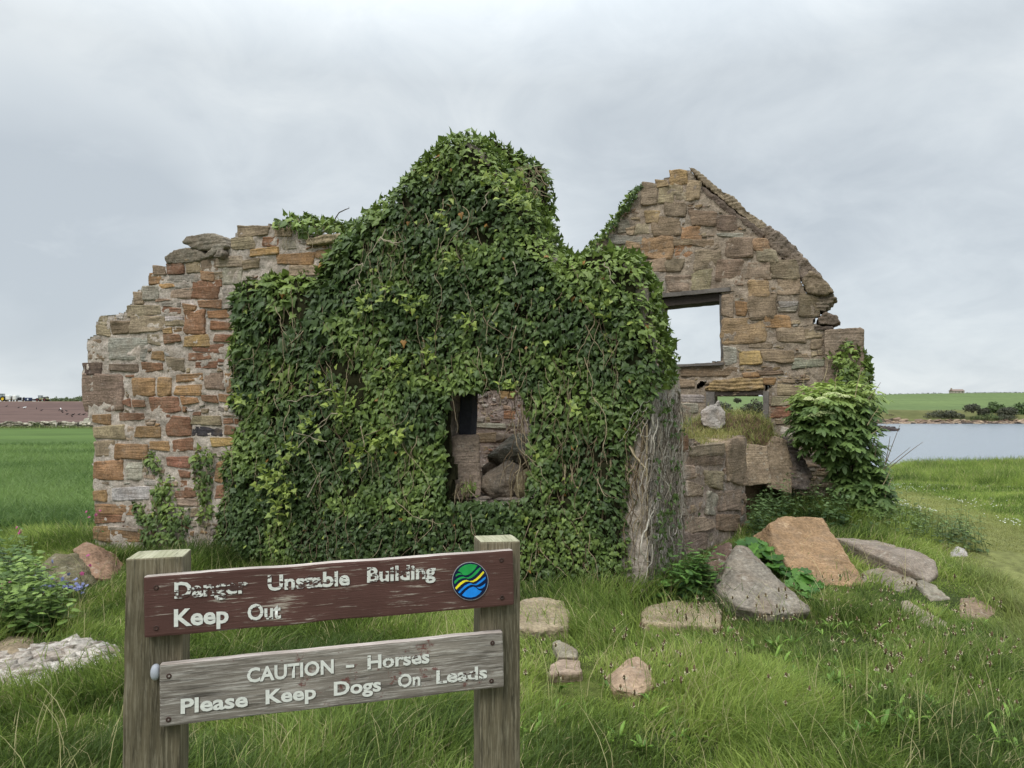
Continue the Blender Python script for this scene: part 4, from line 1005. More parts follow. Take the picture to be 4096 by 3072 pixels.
MAIN = [(960, 1140), (935, 1200), (950, 1290), (928, 1400), (945, 1500), (930, 1610), (955, 1700), (948, 1780), (905, 1830), (890, 1900), (915, 1960), (880, 2020), (885, 2100), (850, 2180), (1000, 2250), (1300, 2290), (1700, 2330), (2000, 2430), (2250, 2460), (2450, 2450), (2520, 2400),
        (2515, 2000), (2530, 1800), (2560, 1710), (2610, 1640), (2645, 1540), (2662, 1410), (2645, 1350), (2625, 1290), (2600, 1190), (2570, 1080), (2535, 1025), (2450, 998), (2370, 1008), (2290, 1034), (2225, 1010), (2180, 940), (2160, 850),
        (2110, 795), (2066, 760), (2010, 695), (1940, 580), (1905, 545), (1850, 536), (1800, 548), (1752, 590), (1682, 645), (1632, 712), (1580, 765), (1500, 825), (1440, 875), (1372, 925), (1330, 1005), (1290, 1060), (1270, 1105), (1100, 1095)]
HOLE = [(1815, 1600), (1845, 1565), (1900, 1575), (2000, 1556), (2082, 1530), (2098, 1600), (2118, 1700), (2130, 1850), (2136, 1985), (1960, 2005), (1812, 1985), (1822, 1860), (1800, 1760)]
def sz_main(u, v):
    a = sm(1.4, 2.6, v) * sm(4.6, 2.6, u)
    b = sm(1.2, 0.4, v)
    return 0.060 + 0.026 * a - 0.016 * b - 0.006 * sm(4.5, 6, u)
iv = empty('ivy', FRONT.pt(3.4, 0, 0.1), 'dense dark ivy smothering the front gable of the cottage around its window opening', 'ivy')
s = Soup()
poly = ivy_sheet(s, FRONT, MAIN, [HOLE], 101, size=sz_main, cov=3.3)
FR2 = Plane((FRONT.o - FRONT.n * 0.42)[:2], (FRONT.o - FRONT.n * 0.42 + FRONT.d * FRONT.len)[:2])
LUMP = [(1900, 570), (1950, 545), (1985, 575), (2050, 612), (2106, 638), (2152, 668), (2170, 720), (2180, 790), (2190, 860), (2120, 860), (2000, 760)]
ivy_sheet(s, FR2, LUMP, [], 102, cov=2.4, B=0.1, e=0.15, thick=0.2)
# bright young shoots standing out of the mass
rg = np.random.default_rng(55)
for (px, py, r, k_) in [(1150, 1905, 0.13, 60), (1210, 1960, 0.1, 30), (1640, 1450, 0.08, 22), (1512, 1238, 0.09, 24), (1600, 1178, 0.09, 24), (1700, 1230, 0.08, 20), (1570, 1760, 0.1, 30), (1640, 1735, 0.1, 26), (1180, 2020, 0.09, 24), (1020, 1600, 0.1, 24),
                        (1350, 1560, 0.13, 34), (1420, 1640, 0.12, 30), (2065, 1545, 0.06, 12), (1900, 1290, 0.08, 18), (2330, 1630, 0.06, 12), (1860, 1060, 0.08, 16), (1810, 900, 0.08, 16), (2110, 800, 0.16, 60), (2420, 1260, 0.08, 16), (1480, 1820, 0.12, 30),
                        (1300, 1700, 0.12, 26), (1760, 1420, 0.08, 16), (1230, 1790, 0.09, 22), (2000, 760, 0.1, 24)]:
    c = FRONT.uv(np.array(px), np.array(py))
    q = rg.normal(0, 0.55, (k_, 2)) * r + c
    hh = rg.random(k_)
    leaves(s, T_IVY, FRONT.pt(q[:, 0], q[:, 1], 0.2 + 0.1 * rg.random(k_)), np.stack([q[:, 0] - c[0], np.zeros(k_), q[:, 1] - c[1]], -1) * 6 + rg.normal(0, 0.5, (k_, 3)) + FRONT.n * 0.8, FRONT.n + np.array([0, 0, 0.7]) + rg.normal(0, 0.4, (k_, 3)), rg.uniform(0.04, 0.075, k_),
           lerp(IVL, IVY, hh) * rg.uniform(0.8, 1.15, (k_, 1)), rg=rg)
s.build('foliage', [M_ivy], iv)
# backing of litter and dead stems, coloured dark for the shade between leaves
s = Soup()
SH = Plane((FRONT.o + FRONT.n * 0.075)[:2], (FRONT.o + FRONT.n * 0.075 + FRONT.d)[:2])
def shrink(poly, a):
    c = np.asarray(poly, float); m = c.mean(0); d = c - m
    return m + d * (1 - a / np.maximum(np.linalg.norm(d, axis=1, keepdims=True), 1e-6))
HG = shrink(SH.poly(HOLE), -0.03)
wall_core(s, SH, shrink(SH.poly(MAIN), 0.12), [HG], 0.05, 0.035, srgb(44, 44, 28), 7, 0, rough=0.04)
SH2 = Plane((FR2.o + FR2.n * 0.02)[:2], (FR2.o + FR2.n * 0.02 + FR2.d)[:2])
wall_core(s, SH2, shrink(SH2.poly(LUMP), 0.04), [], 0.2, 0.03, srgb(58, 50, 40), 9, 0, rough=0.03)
s.build('shade_thatch', [M_soil], iv)
s = Soup()
pts = np.stack([rg.uniform(poly[:, 0].min(), poly[:, 0].max(), 900), rg.uniform(0.3, 4.2, 900)], -1)
ok = pip(pts[:, 0], pts[:, 1], shrink(poly, 0.25)) & ~pip(pts[:, 0], pts[:, 1], shrink(FRONT.poly(HOLE), -0.1))
pts = pts[ok][:380]
L = vine_lines(FRONT, pts, rg, rg.uniform(0.2, 0.75, len(pts)), d=0.17, d_w=0.03, wig=0.3, umax=FRONT.len)
tubes(s, L, rg.uniform(0.0018, 0.0048, len(L)), [STEMC[i] for i in rg.integers(0, 4, len(L))])
# pale branched dead stem across the upper left
for p0, p1 in [((1600, 935), (1505, 1070)), ((1505, 1070), (1440, 1110)), ((1505, 1070), (1488, 1130)), ((1488, 1130), (1450, 1180)), ((1488, 1130), (1492, 1195)), ((1570, 975), (1650, 995)), ((1560, 980), (1640, 1000)), ((1990, 800), (1970, 880)), ((2080, 1065), (2105, 1120)),
               ((2440, 1070), (2475, 1150)), ((1400, 1650), (1310, 1700)), ((1240, 1800), (1380, 1660)), ((1290, 1980), (1350, 1860)), ((1390, 1560), (1210, 1610)), ((1370, 1760), (1240, 1730))]:
    a, b = FRONT.uv(np.array(p0[0]), np.array(p0[1])), FRONT.uv(np.array(p1[0]), np.array(p1[1]))
    tt = np.linspace(0, 1, 12)[:, None]
    q = a + (b - a) * tt + 0.02 * (np.stack([vn(np.stack([tt[:, 0] * 5, tt[:, 0] * 0 + p0[0], tt[:, 0] * 0], -1), 1), vn(np.stack([tt[:, 0] * 5, tt[:, 0] * 0 + p0[1], tt[:, 0] * 0 + 9], -1), 2)], -1) - 0.5) * 2
    tubes(s, [FRONT.pt(q[:, 0], q[:, 1], 0.24)], [0.006], [srgb(172, 160, 138)])
# roots crowding the foot of the wall and the window jamb
st = np.stack([rg.uniform(5.55, FRONT.len - 0.02, 60), rg.uniform(0.9, 1.9, 60)], -1)
tubes(s, vine_lines(FRONT, st, rg, rg.uniform(0.6, 1.5, 60), d=0.05, d_w=0.02, wig=0.22, umax=FRONT.len), rg.uniform(0.004, 0.011, 60), [STEMC[i] for i in rg.integers(0, 4, 60)])
jm = FRONT.poly([(2075, 1560), (2120, 1960)])
st = np.stack([rg.uniform(jm[0, 0], jm[1, 0], 26), rg.uniform(1.0, jm[0, 1] + 0.05, 26)], -1)
tubes(s, vine_lines(FRONT, st, rg, rg.uniform(0.2, 0.6, 26), d=0.14, d_w=0.03, wig=0.3), rg.uniform(0.003, 0.006, 26), [STEMC[i] for i in rg.integers(0, 4, 26)])
# dead twigs hanging in the head of the window and over the wall head on the right
hd = FRONT.poly([(1830, 1565), (2070, 1545)])
st = np.stack([rg.uniform(hd[0, 0], hd[1, 0], 40), rg.uniform(hd[0, 1] - 0.02, hd[0, 1] + 0.08, 40)], -1)
tubes(s, vine_lines(FRONT, st, rg, rg.uniform(0.1, 0.32, 40), d=-0.1, d_w=0.12, wig=0.5), rg.uniform(0.0015, 0.003, 40), [srgb(60, 50, 42)] * 40)
lp = FR2.poly([(2060, 680), (2165, 800)])
st = np.stack([rg.uniform(lp[0, 0], lp[1, 0], 90), rg.uniform(lp[1, 1], lp[0, 1], 90)], -1)
tubes(s, vine_lines(FR2, st, rg, rg.uniform(0.1, 0.3, 90), d=0.12, d_w=0.04, wig=0.7), rg.uniform(0.002, 0.004, 90), [STEMC[i] for i in rg.integers(1, 4, 90)])
# the bare stems that cover the corner and the broken side wall
sp = SIDE.poly([(2600, 1750), (2720, 2350)])
for zone, k_ in (((0.0, 0.75), 430),):
    st = np.stack([rg.uniform(zone[0], zone[1], k_) ** 1.0, rg.uniform(0.35, 1.75, k_)], -1)
    tubes(s, vine_lines(SIDE, st, rg, rg.uniform(0.15, 0.9, k_), d=0.026, d_w=0.012, wig=0.5), rg.uniform(0.0014, 0.0045, k_) * np.where(rg.random(k_) < 0.1, 2.4, 1), [STEMG[i] for i in rg.integers(0, 4, k_)])
s.build('stems', [M_stem], iv)
s = Soup()
k_ = 420
u = np.abs(rg.normal(0, 0.32, k_)); v = rg.uniform(0.1, 1.7, k_); keep = fb2(u * 5, v * 3, 3, 5) > 0.45; u, v = u[keep], v[keep]; k_ = len(u)
leaves(s, T_IVY, SIDE.pt(u, v, rg.uniform(0.04, 0.1, k_)), np.array([0, 0, -1.0]) + rg.normal(0, 0.4, (k_, 3)), SIDE.n + rg.normal(0, 0.3, (k_, 3)) + np.array([0, 0, .4]), rg.uniform(0.03, 0.055, k_), lerp(IVD, IVM, rg.random(k_)), rg=rg)
s.build('sparse_leaves', [M_ivy], iv)

def small_ivy(label, plane, outls, seed, twigs=None, group=None, **kw):
    c = plane.poly(outls[0]); b = c[np.argmin(c[:, 1])]
    e_ = empty('ivy', plane.pt(b[0], b[1], 0.05), label, 'ivy', group)
    s = Soup(); s2 = Soup()
    for i, o in enumerate(outls):
        p = ivy_sheet(s, plane, o, [], seed + i, **kw)
        r = np.random.default_rng(seed + 50 + i)
        q = np.stack([r.uniform(p[:, 0].min(), p[:, 0].max(), 60), r.uniform(p[:, 1].min(), p[:, 1].max(), 60)], -1)
        q = q[pip(q[:, 0], q[:, 1], p)][:22]
        if len(q): tubes(s2, vine_lines(plane, q, r, r.uniform(0.15, 0.4, len(q)), d=0.06, d_w=0.02), r.uniform(0.002, 0.004, len(q)), [STEMC[j] for j in r.integers(0, 4, len(q))])
    if twigs:
        for tw in twigs:
            q = np.array([plane.pt(*plane.uv(np.array(a, float), np.array(b, float)), -0.05) for a, b in tw]); s3 = Soup(); tubes(s3, [q], [0.008], [srgb(84, 76, 72)]); s3.build('bare_twig', [M_stem], e_)
    s.build('foliage', [M_ivy], e_); s2.build('stems', [M_stem], e_)
small_ivy('short ivy climbing the left end of the wall in two ragged columns', FRONT, [[(575, 1830), (620, 1800), (652, 1840), (660, 1900), (715, 1880), (722, 1930), (700, 2010), (770, 2040), (765, 2110), (740, 2190), (590, 2190), (560, 2110), (540, 2010), (560, 2000), (590, 2030), (610, 1990), (580, 1900)]],
          201, size=lambda u, v: 0.055 + 0 * u, B=0.07, e=0.1, cov=2.6, thick=0, rag=0.04, base=lerp(IVD, IVM, 0.4))
small_ivy('narrow ivy column on the wall between the left ragged columns and the main ivy', FRONT, [[(770, 1830), (800, 1790), (850, 1775), (880, 1830), (860, 1890), (850, 1960), (855, 2060), (830, 2110), (800, 2100), (805, 2000), (780, 1920)]],
          205, size=lambda u, v: 0.055 + 0 * u, B=0.07, e=0.1, cov=2.6, thick=0, rag=0.03, base=lerp(IVD, IVM, 0.4))
small_ivy('bright ivy tuft with a bare twig growing on top of the wall head', FRONT, [[(1085, 890), (1150, 872), (1220, 872), (1290, 888), (1370, 895), (1392, 925), (1290, 935), (1210, 945), (1190, 925), (1130, 905)]], 211, size=lambda u, v: 0.075 + 0 * u, B=0.14, e=0.12, d0=-0.02, thick=0.45, light=0.5,
          twigs=[[(1325, 905), (1330, 868), (1345, 845), (1372, 832), (1385, 828), (1384, 822)], [(1368, 902), (1378, 892), (1402, 886)]], cov=3)
small_ivy('ivy strip climbing the broken left slope of the far gable', GAB, [[(2300, 1100), (2360, 985), (2420, 925), (2480, 845), (2530, 765), (2572, 738), (2552, 770), (2540, 800), (2500, 860), (2455, 925), (2420, 960), (2380, 1010), (2340, 1100)]], 221, size=lambda u, v: 0.075 + 0 * u, B=0.14, e=0.14, thick=0.45, light=0.15, d0=0.04, cov=3)
small_ivy('ivy clinging to the right corner of the far gable below the dressed corner block', GAB, [[(3375, 1370), (3400, 1365), (3425, 1410), (3460, 1420), (3475, 1470), (3475, 1590), (3470, 1750), (3380, 1700), (3350, 1560), (3330, 1440), (3300, 1420), (3350, 1430)]], 231, size=lambda u, v: 0.07 + 0 * u, B=0.12, e=0.12, thick=0.45, d0=0.08, cov=2.8)
small_ivy('little ivy spray in front of the upright stone in the window opening', FRONT, [[(1835, 1990), (1840, 1930), (1870, 1900), (1900, 1920), (1905, 1985)]], 241, size=lambda u, v: 0.045 + 0 * u, B=0.05, e=0.06, thick=0, d0=-0.02, cov=1.2)
# ------------------------------------------------------------------ the wooden sign
SPL = Plane(P(575, 2305, 1.70)[:2], P(2050, 2200, 1.905)[:2])
sign = empty('warning_sign', SPL.pt(SPL.len / 2, 0.0, -0.06), 'weathered two board warning sign with white lettering on two square wooden posts', 'sign')
def m_wood(name, cols, paint=None, wear=0.5, axis=0, flake=None, red=None):
    """grain runs along `axis` of object space; paint worn off in streaks"""
    m, t, b = M_new(name); k = NB(t)
    sc = [16, 16, 16]; sc[axis] = 0.9
    sc2 = [170, 170, 170]; sc2[axis] = 9
    g = k.noise(1.5, 6, 0.65, k.coord(tuple(sc)), 0.7); f = k.noise(1.0, 5, 0.7, k.coord(tuple(sc2)), 0.2)
    blot = k.noise(5, 5, 0.6, k.coord())
    c = k.mix(k.mr(g, 0.35, 0.65, 0, 1), cols[0], cols[1])
    c = k.mix(k.mr(f, 0.48, 0.62, 0, 0.75), c, cols[2])
    dk = k.noise(1.0, 4, 0.7, k.coord(tuple(q * 0.8 for q in sc2), loc=(4, 2, 9)), 0.3)
    c = k.mul(c, k.mr(dk, 0.36, 0.46, 0.5, 1.0))
    c = k.mul(c, k.mr(blot, 0.3, 0.7, 0.78, 1.2))
    if paint is not None:
        pc = k.mul(paint, k.mr(blot, 0.3, 0.7, 0.8, 1.25))
        msk = k.math('ADD', k.math('MULTIPLY', f, 0.75), k.math('MULTIPLY', blot, 0.35))
        c = k.mix(k.mr(msk, wear, wear + 0.07, 0, 1), pc, c)
    if red is not None:
        rb = k.noise(7, 6, 0.75, k.coord(loc=(3.3, 0, 1)))
        c = k.mix(k.mr(k.math('ADD', rb, k.math('MULTIPLY', f, 0.25)), 0.72, 0.76, 0, 0.85), c, red)
    at = k.attr()
    c = k.n_mul(c, at) if hasattr(k, 'n_mul') else c
    mm = k.n('ShaderNodeMix', data_type='RGBA', blend_type='MULTIPLY'); mm.inputs[0].default_value = 1
    t.links.new(c, mm.inputs[6]); t.links.new(at, mm.inputs[7])
    t.links.new(mm.outputs[2], b.inputs['Base Color'])
    b.inputs['Roughness'].default_value = 0.85; b.inputs['Specular IOR Level'].default_value = 0.25
    t.links.new(k.bump(k.math('ADD', k.math('MULTIPLY', g, 0.6), f), 0.5, 0.004), b.inputs['Normal'])
    return m
def plank(name, X, Yd, Zd, size, mat, parent, n=(60, 3, 8), bev=0.006, amp=0.0015, seed=0, topcol=None):
    """rounded box; X,Yd,Zd = origin corner frame: (origin, ex, ey, ez)"""
    o, ex, ey, ez = X
    nx, ny, nz = n
    bm = bmesh.new()
    bmesh.ops.create_cube(bm, size=1.0)
    for v in bm.verts: v.co = Vector(((v.co.x + .5) * size[0], (v.co.y + .5) * size[1], (v.co.z + .5) * size[2]))
    bmesh.ops.bevel(bm, geom=bm.edges[:], offset=bev, segments=2, affect='EDGES', profile=0.6)
    for ax, cnt in ((0, nx), (1, ny), (2, nz)):
        for i in range(1, cnt):
            co = [0, 0, 0]; co[ax] = size[ax] * i / cnt
            no = [0, 0, 0]; no[ax] = 1
            bmesh.ops.bisect_plane(bm, geom=bm.verts[:] + bm.edges[:] + bm.faces[:], plane_co=co, plane_no=no)
    bmesh.ops.recalc_face_normals(bm, faces=bm.faces)
    me = bpy.data.meshes.new(name); bm.to_mesh(me); bm.free()
    nv = len(me.vertices)
    V = np.zeros(nv * 3); me.vertices.foreach_get('co', V); V = V.reshape(-1, 3)
    r = np.array([fbm(V * np.array([7, 25, 25]) + q + seed, 3, seed) - 0.5 for q in (0, 30, 60)]).T
    edge = np.minimum(np.abs(V[:, 2] - size[2]), np.abs(V[:, 2]))
    V = V + r * amp * 2 + np.array([0, 0, 1]) * ((fbm(V * np.array([9, 0, 0]) + seed + 5, 4, 3) - 0.5) * 0.006 * (edge < 0.004))[:, None]
    me.vertices.foreach_set('co', V.astype(np.float32).ravel())
    at = me.color_attributes.new('Col', 'FLOAT_COLOR', 'POINT')
    c4 = np.ones((nv, 4), np.float32)
    at.data.foreach_set('color', c4.ravel())
    me.materials.append(mat)
    if topcol is not None:
        me.materials.append(topcol)
        for p in me.polygons:
            if p.normal.z > 0.6: p.material_index = 1
    o_ = link(name, me)
    Mx = Matrix(((ex[0], ey[0], ez[0], o[0]), (ex[1], ey[1], ez[1], o[1]), (ex[2], ey[2], ez[2], o[2]), (0, 0, 0, 1)))
    o_.parent = parent
    o_.matrix_local = Matrix.Translation(-parent.location) @ Mx
    return o_
up = np.array([0, 0, 1.0])
M_post = m_wood('post_wood', (srgb(84, 78, 62), srgb(120, 110, 88), srgb(140, 132, 112)), axis=2)
M_posttop = m_wood('post_end_grain', (srgb(140, 138, 112), srgb(168, 164, 140), srgb(120, 118, 92)), axis=1)
M_board = m_wood('painted_board', (srgb(150, 138, 124), srgb(120, 106, 94), srgb(178, 168, 156)), srgb(86, 60, 54), 0.615, 0)
M_grey = m_wood('bare_board', (srgb(104, 96, 88), srgb(142, 134, 124), srgb(186, 180, 172)), None, 0.5, 0, red=srgb(104, 56, 50))
M_worntop = m_wood('worn_edge', (srgb(188, 176, 168), srgb(160, 148, 138), srgb(206, 198, 192)), axis=0)
def board(name, tl, tr, bl, off, mat, seed):
    a, b, c = (SPL.uv(np.array(p[0], float), np.array(p[1], float), off) for p in (tl, tr, bl))
    ex2 = (b - a) / np.linalg.norm(b - a)
    Ln = np.linalg.norm(b - a); Hh = np.linalg.norm(c - a)
    ex = ex2[0] * SPL.d + ex2[1] * up
    ey = -SPL.n                         # into the board
    ez = np.cross(ex, ey)
    if ez[2] < 0: ez = -ez
    org = SPL.pt(a[0], a[1], off) - ez * Hh
    o = plank(name, (org, ex, ey, ez), None, None, (Ln, 0.026, Hh), mat, sign, (50, 2, 8), 0.005, 0.0012, seed, M_worntop)
    return o, org, ex, ey, ez, Ln, Hh
boards = [board('upper_board', (573, 2306), (2052, 2200), (582, 2552), 0.0, M_board, 3), board('lower_board', (636, 2660), (2012, 2528), (638, 2908), 0.0, M_grey, 5)]
def post(cx, top, wpx, d_, off, seed):
    q = SPL.uv(np.array(cx, float), np.array(top, float), off)
    return q
def mkpost(px0, px1, top, w, seed):
    a = SPL.uv(np.array(px0, float), np.array(top, float), -0.027)
    o = SPL.pt(a[0], 0, -0.027)
    org = o + np.array([0, 0, -0.45])
    ex, ez = SPL.d, up
    ey = -SPL.n
    return plank('post', (org, ex, ey, ez), None, None, (w, 0.1, a[1] + 0.45), M_post, sign, (4, 3, 40), 0.006, 0.002, seed, M_posttop)
mkpost(503, 722, 2232, 0.128, 11)
mkpost(1921, 2083, 2168, 0.110, 12)
# lettering, partly worn away, over a shifted dark copy painting the grooves' shade
def m_letters(name, wear):
    m, t, b = M_new(name); k = NB(t)
    f = k.noise(60, 5, 0.65, k.coord((1, 1, 1.6))); st = k.noise(30, 4, 0.6, k.coord((0.25, 1, 4)))
    h = k.math('ADD', k.math('MULTIPLY', f, 0.55), k.math('MULTIPLY', st, 0.45))
    c = k.mul(srgb(226, 226, 218), k.mr(f, 0.3, 0.7, 0.8, 1.05))
    t.links.new(c, b.inputs['Base Color']); b.inputs['Roughness'].default_value = 0.7
    tr = t.nodes.new('ShaderNodeBsdfTransparent'); mx = t.nodes.new('ShaderNodeMixShader')
    o = [n for n in t.nodes if n.type == 'OUTPUT_MATERIAL'][0]
    t.links.new(k.mr(h, wear, wear + 0.03, 1, 0), mx.inputs[0])
    t.links.new(tr.outputs[0], mx.inputs[1]); t.links.new(b.outputs[0], mx.inputs[2]); t.links.new(mx.outputs[0], o.inputs[0])
    return m
def groove_shade(name):
    m, t, b = M_new(name)
    b.inputs['Base Color'].default_value = (*srgb(74, 52, 47), 1); b.inputs['Roughness'].default_value = 0.9
    return m
M_groove_shade = groove_shade('groove_shade')
LETM = {w: m_letters('white_paint_%d' % int(w * 100), w) for w in (0.49, 0.52, 0.55, 0.62)}
def text_mesh(txt, bold=0.012):
    cu = bpy.data.curves.new('t', 'FONT'); cu.body = txt; cu.size = 1.0; cu.offset = bold; cu.resolution_u = 3
    o = bpy.data.objects.new('t', cu); COL.objects.link(o)
    bpy.context.view_layer.update()
    me = bpy.data.meshes.new_from_object(o.evaluated_get(bpy.context.evaluated_depsgraph_get()))
    bpy.data.objects.remove(o); bpy.data.curves.remove(cu)
    return me
_hm = text_mesh('H'); CAPH = max(v.co.y for v in _hm.vertices); bpy.data.meshes.remove(_hm)
def word(txt, bi, x0, y0, x1, y1, cap, wear, shade_too=True, bold=0.03):
    """zoom-picture coordinates of the baseline ends; cap height in the same units"""
    f = lambda x, y: SPL.uv(np.array(450 + x * .7685), np.array(2050 + y * .7685), 0.0015)
    a, b, c = f(x0, y0), f(x1, y1), f(x0, y0 - cap)
    o_, org, ex, ey, ez, Ln, Hh = boards[bi]
    me = text_mesh(txt, bold)
    V = np.array([v.co[:] for v in me.vertices])
    mn, mxx = V[:, 0].min(), V[:, 0].max()
    tx = (V[:, 0] - mn) / (mxx - mn)
    ty = V[:, 1] / CAPH
    for nm, mat, off, dz in ([('groove_shade', M_groove_shade, 0.0012, -0.0008)] if shade_too else []) + [('letters', LETM[wear], 0.0024, 0.0)]:
        uv = a[None] + (b - a)[None] * tx[:, None] + (c - a)[None] * ty[:, None] + np.array([0.0 if nm == 'letters' else 0.0012, dz])
        W3 = SPL.pt(uv[:, 0], uv[:, 1], off)
        m2 = me.copy(); m2.name = nm
        # store in board space so the grain textures stay put
        Lc = np.stack([(W3 - org) @ ex, (W3 - org) @ ey, (W3 - org) @ ez], -1)
        m2.vertices.foreach_set('co', Lc.astype(np.float32).ravel()); m2.update()
        m2.materials.clear(); m2.materials.append(mat)
        q = link(nm, m2); q.parent = o_
    bpy.data.meshes.remove(me)
word('Danger', 0, 322, 445, 705, 415, 80, 0.49); word('Unstable', 0, 808, 405, 1235, 376, 76, 0.52); word('Building', 0, 1325, 362, 1682, 338, 74, 0.52)
word('Keep', 0, 320, 592, 605, 570, 86, 0.62); word('Out', 0, 703, 560, 877, 548, 80, 0.55)
word('CAUTION', 1, 700, 884, 1152, 834, 72, 0.62); word('-', 1, 1215, 822, 1258, 818, 66, 0.62); word('Horses', 1, 1327, 814, 1650, 780, 68, 0.55)
word('Please', 1, 355, 1046, 705, 1006, 74, 0.62); word('Keep', 1, 797, 995, 1060, 965, 70, 0.62); word('Dogs', 1, 1152, 951, 1398, 926, 68, 0.62); word('On', 1, 1485, 911, 1602, 897, 66, 0.55); word('Leads', 1, 1685, 890, 1950, 862, 66, 0.55)
# screws
M_rust = m_plain('rusty_iron', 0.7, 200, 0.3, 0.2, 0.4, 0.3)
def disc(name, c2, r, off, h, col, mat, bi, n=18, dent=0.0):
    o_, org, ex, ey, ez, *_ = boards[bi]
    c = SPL.pt(c2[0], c2[1], off)
    V, F = [], []
    for rr, dz in ((r, 0), (r * 0.94, h), (r * 0.45, h * (1 - dent)), (r * 0.2, h * (1 - 2 * dent))):
        for i in range(n):
            a = i / n * 2 * math.pi
            V.append(c + (math.cos(a) * ex + math.sin(a) * ez) * rr + SPL.n * dz)
    for k in range(3):
        for i in range(n): F.append([k * n + i, k * n + (i + 1) % n, (k + 1) * n + (i + 1) % n, (k + 1) * n + i])
    V.append(c + SPL.n * h * (1 - 2.2 * dent)); V = np.array(V)
    L = np.stack([(V - org) @ ex, (V - org) @ ey, (V - org) @ ez], -1)
    cc = np.tile(col, (len(V), 1)); cc[-1] *= 0.2; cc[-1 - n:-1] *= 0.3
    me = mesh(name, L, [np.array(F), np.array([[3 * n + i, 3 * n + (i + 1) % n, len(V) - 1] for i in range(n)])], cc, [mat])
    q = link(name, me); q.parent = o_
    return q
for bi, pts in ((0, [(625, 2350), (625, 2512), (2006, 2240), (2008, 2390)]), (1, [(676, 2704), (674, 2878), (1970, 2572), (1966, 2724)])):
    for px, py in pts:
        disc('screw', SPL.uv(np.array(px, float), np.array(py, float)), 0.0062, 0.0, 0.0018, srgb(70, 52, 46), M_rust, bi, dent=0.6)
# white plastic cap on the left end of the lower board
c2 = SPL.uv(np.array(622.0), np.array(2688.0), -0.012); c = SPL.pt(c2[0], c2[1], -0.012)
T, F = CT[6]; B = rounded(T, 2.2)
V = c + B[:, :1] * 0.011 * SPL.d + B[:, 1:2] * 0.013 * SPL.n + B[:, 2:] * 0.019 * up
link('end_cap', mesh('end_cap', V, F, np.tile(srgb(168, 172, 180), (len(V), 1)), [m_plain('grey_plastic', 0.45, 30, 0.08)]), sign)
# round emblem
M_enamel = m_plain('enamel', 0.45, 45, 0.2)
EMB = lambda x, y, o: SPL.pt(*SPL.uv(np.array(1750 + x * .18083), np.array(2200 + y * .18083), o), o)
o0, org0, ex0, ey0, ez0, *_ = boards[0]
def emb_mesh(name, polys, off, th, parent):
    s = Soup()
    for pts, col in polys:
        q = np.array([EMB(x, y, off) for x, y in pts])
        k_ = len(q)
        V = np.concatenate([q, q - SPL.n * th])
        L = np.stack([(V - org0) @ ex0, (V - org0) @ ey0, (V - org0) @ ez0], -1)
        bm = bmesh.new(); vs = [bm.verts.new(v) for v in L[:k_]]; f = bm.faces.new(vs)
        r = bmesh.ops.triangulate(bm, faces=[f]); bm.verts.index_update()
        tri = np.array([[v.index for v in fc.verts] for fc in bm.faces]); bm.free()
        s.add(L, [tri, np.array([[i, (i + 1) % k_, (i + 1) % k_ + k_, i + k_] for i in range(k_)])], col)
    o = s.build(name, [M_enamel], None, None, False)
    o.parent = parent
    return o
def ell(cx, cy, rx, ry, n=56): return [(cx + rx * math.cos(2 * math.pi * i / n), cy + ry * math.sin(2 * math.pi * i / n)) for i in range(n)]
emb = emb_mesh('emblem', [(ell(725, 690, 402, 424), srgb(150, 150, 152)), (ell(725, 690, 390, 412), srgb(14, 28, 66))][:1], 0.0030, 0.003, o0)
emb_mesh('disc', [(ell(725, 690, 388, 410), srgb(10, 26, 62))], 0.0036, 0.0008, emb)
GRN, YEL, BLU = srgb(40, 158, 78), srgb(240, 224, 50), srgb(30, 140, 236)
shapes = [([(450, 465), (520, 385), (600, 335), (720, 308), (830, 322), (882, 345), (830, 420), (750, 500), (670, 550), (610, 560), (560, 550), (525, 505), (490, 480)], GRN),
          ([(395, 580), (410, 545), (450, 518), (500, 515), (552, 545), (500, 545), (450, 560), (415, 585)], GRN),
          ([(372, 735), (372, 690), (440, 630), (520, 592), (580, 590), (630, 612), (690, 600), (770, 545), (850, 460), (935, 385), (968, 402), (900, 490), (820, 570), (740, 625), (680, 638), (625, 620), (560, 625), (470, 665), (385, 745)], GRN),
          ([(390, 838), (470, 745), (560, 680), (640, 662), (710, 688), (780, 680), (860, 625), (940, 545), (1010, 468), (1038, 498), (950, 605), (860, 680), (790, 712), (740, 708), (690, 692), (620, 702), (540, 755), (470, 820), (420, 876)], YEL),
          ([(455, 935), (520, 865), (600, 790), (680, 745), (740, 735), (790, 760), (850, 752), (930, 695), (1010, 625), (1064, 590), (1062, 640), (980, 710), (900, 765), (850, 782), (800, 772), (740, 768), (660, 805), (580, 870), (488, 962)], BLU),
          ([(870, 822), (930, 820), (1000, 785), (1060, 740), (1045, 800), (990, 845), (940, 860), (900, 850)], BLU),
          ([(542, 1000), (620, 910), (710, 840), (790, 812), (850, 830), (900, 880), (940, 898), (985, 902), (930, 970), (840, 1030), (740, 1052), (650, 1045), (590, 1025)], BLU)]
names = ['green_wave', 'green_wave', 'green_wave', 'yellow_wave', 'blue_wave', 'blue_wave', 'blue_wave']
s_green = emb_mesh('green_waves', shapes[:3], 0.0042, 0.0005, emb); emb_mesh('yellow_wave', shapes[3:4], 0.0042, 0.0005, emb); emb_mesh('blue_waves', shapes[4:], 0.0042, 0.0005, emb)
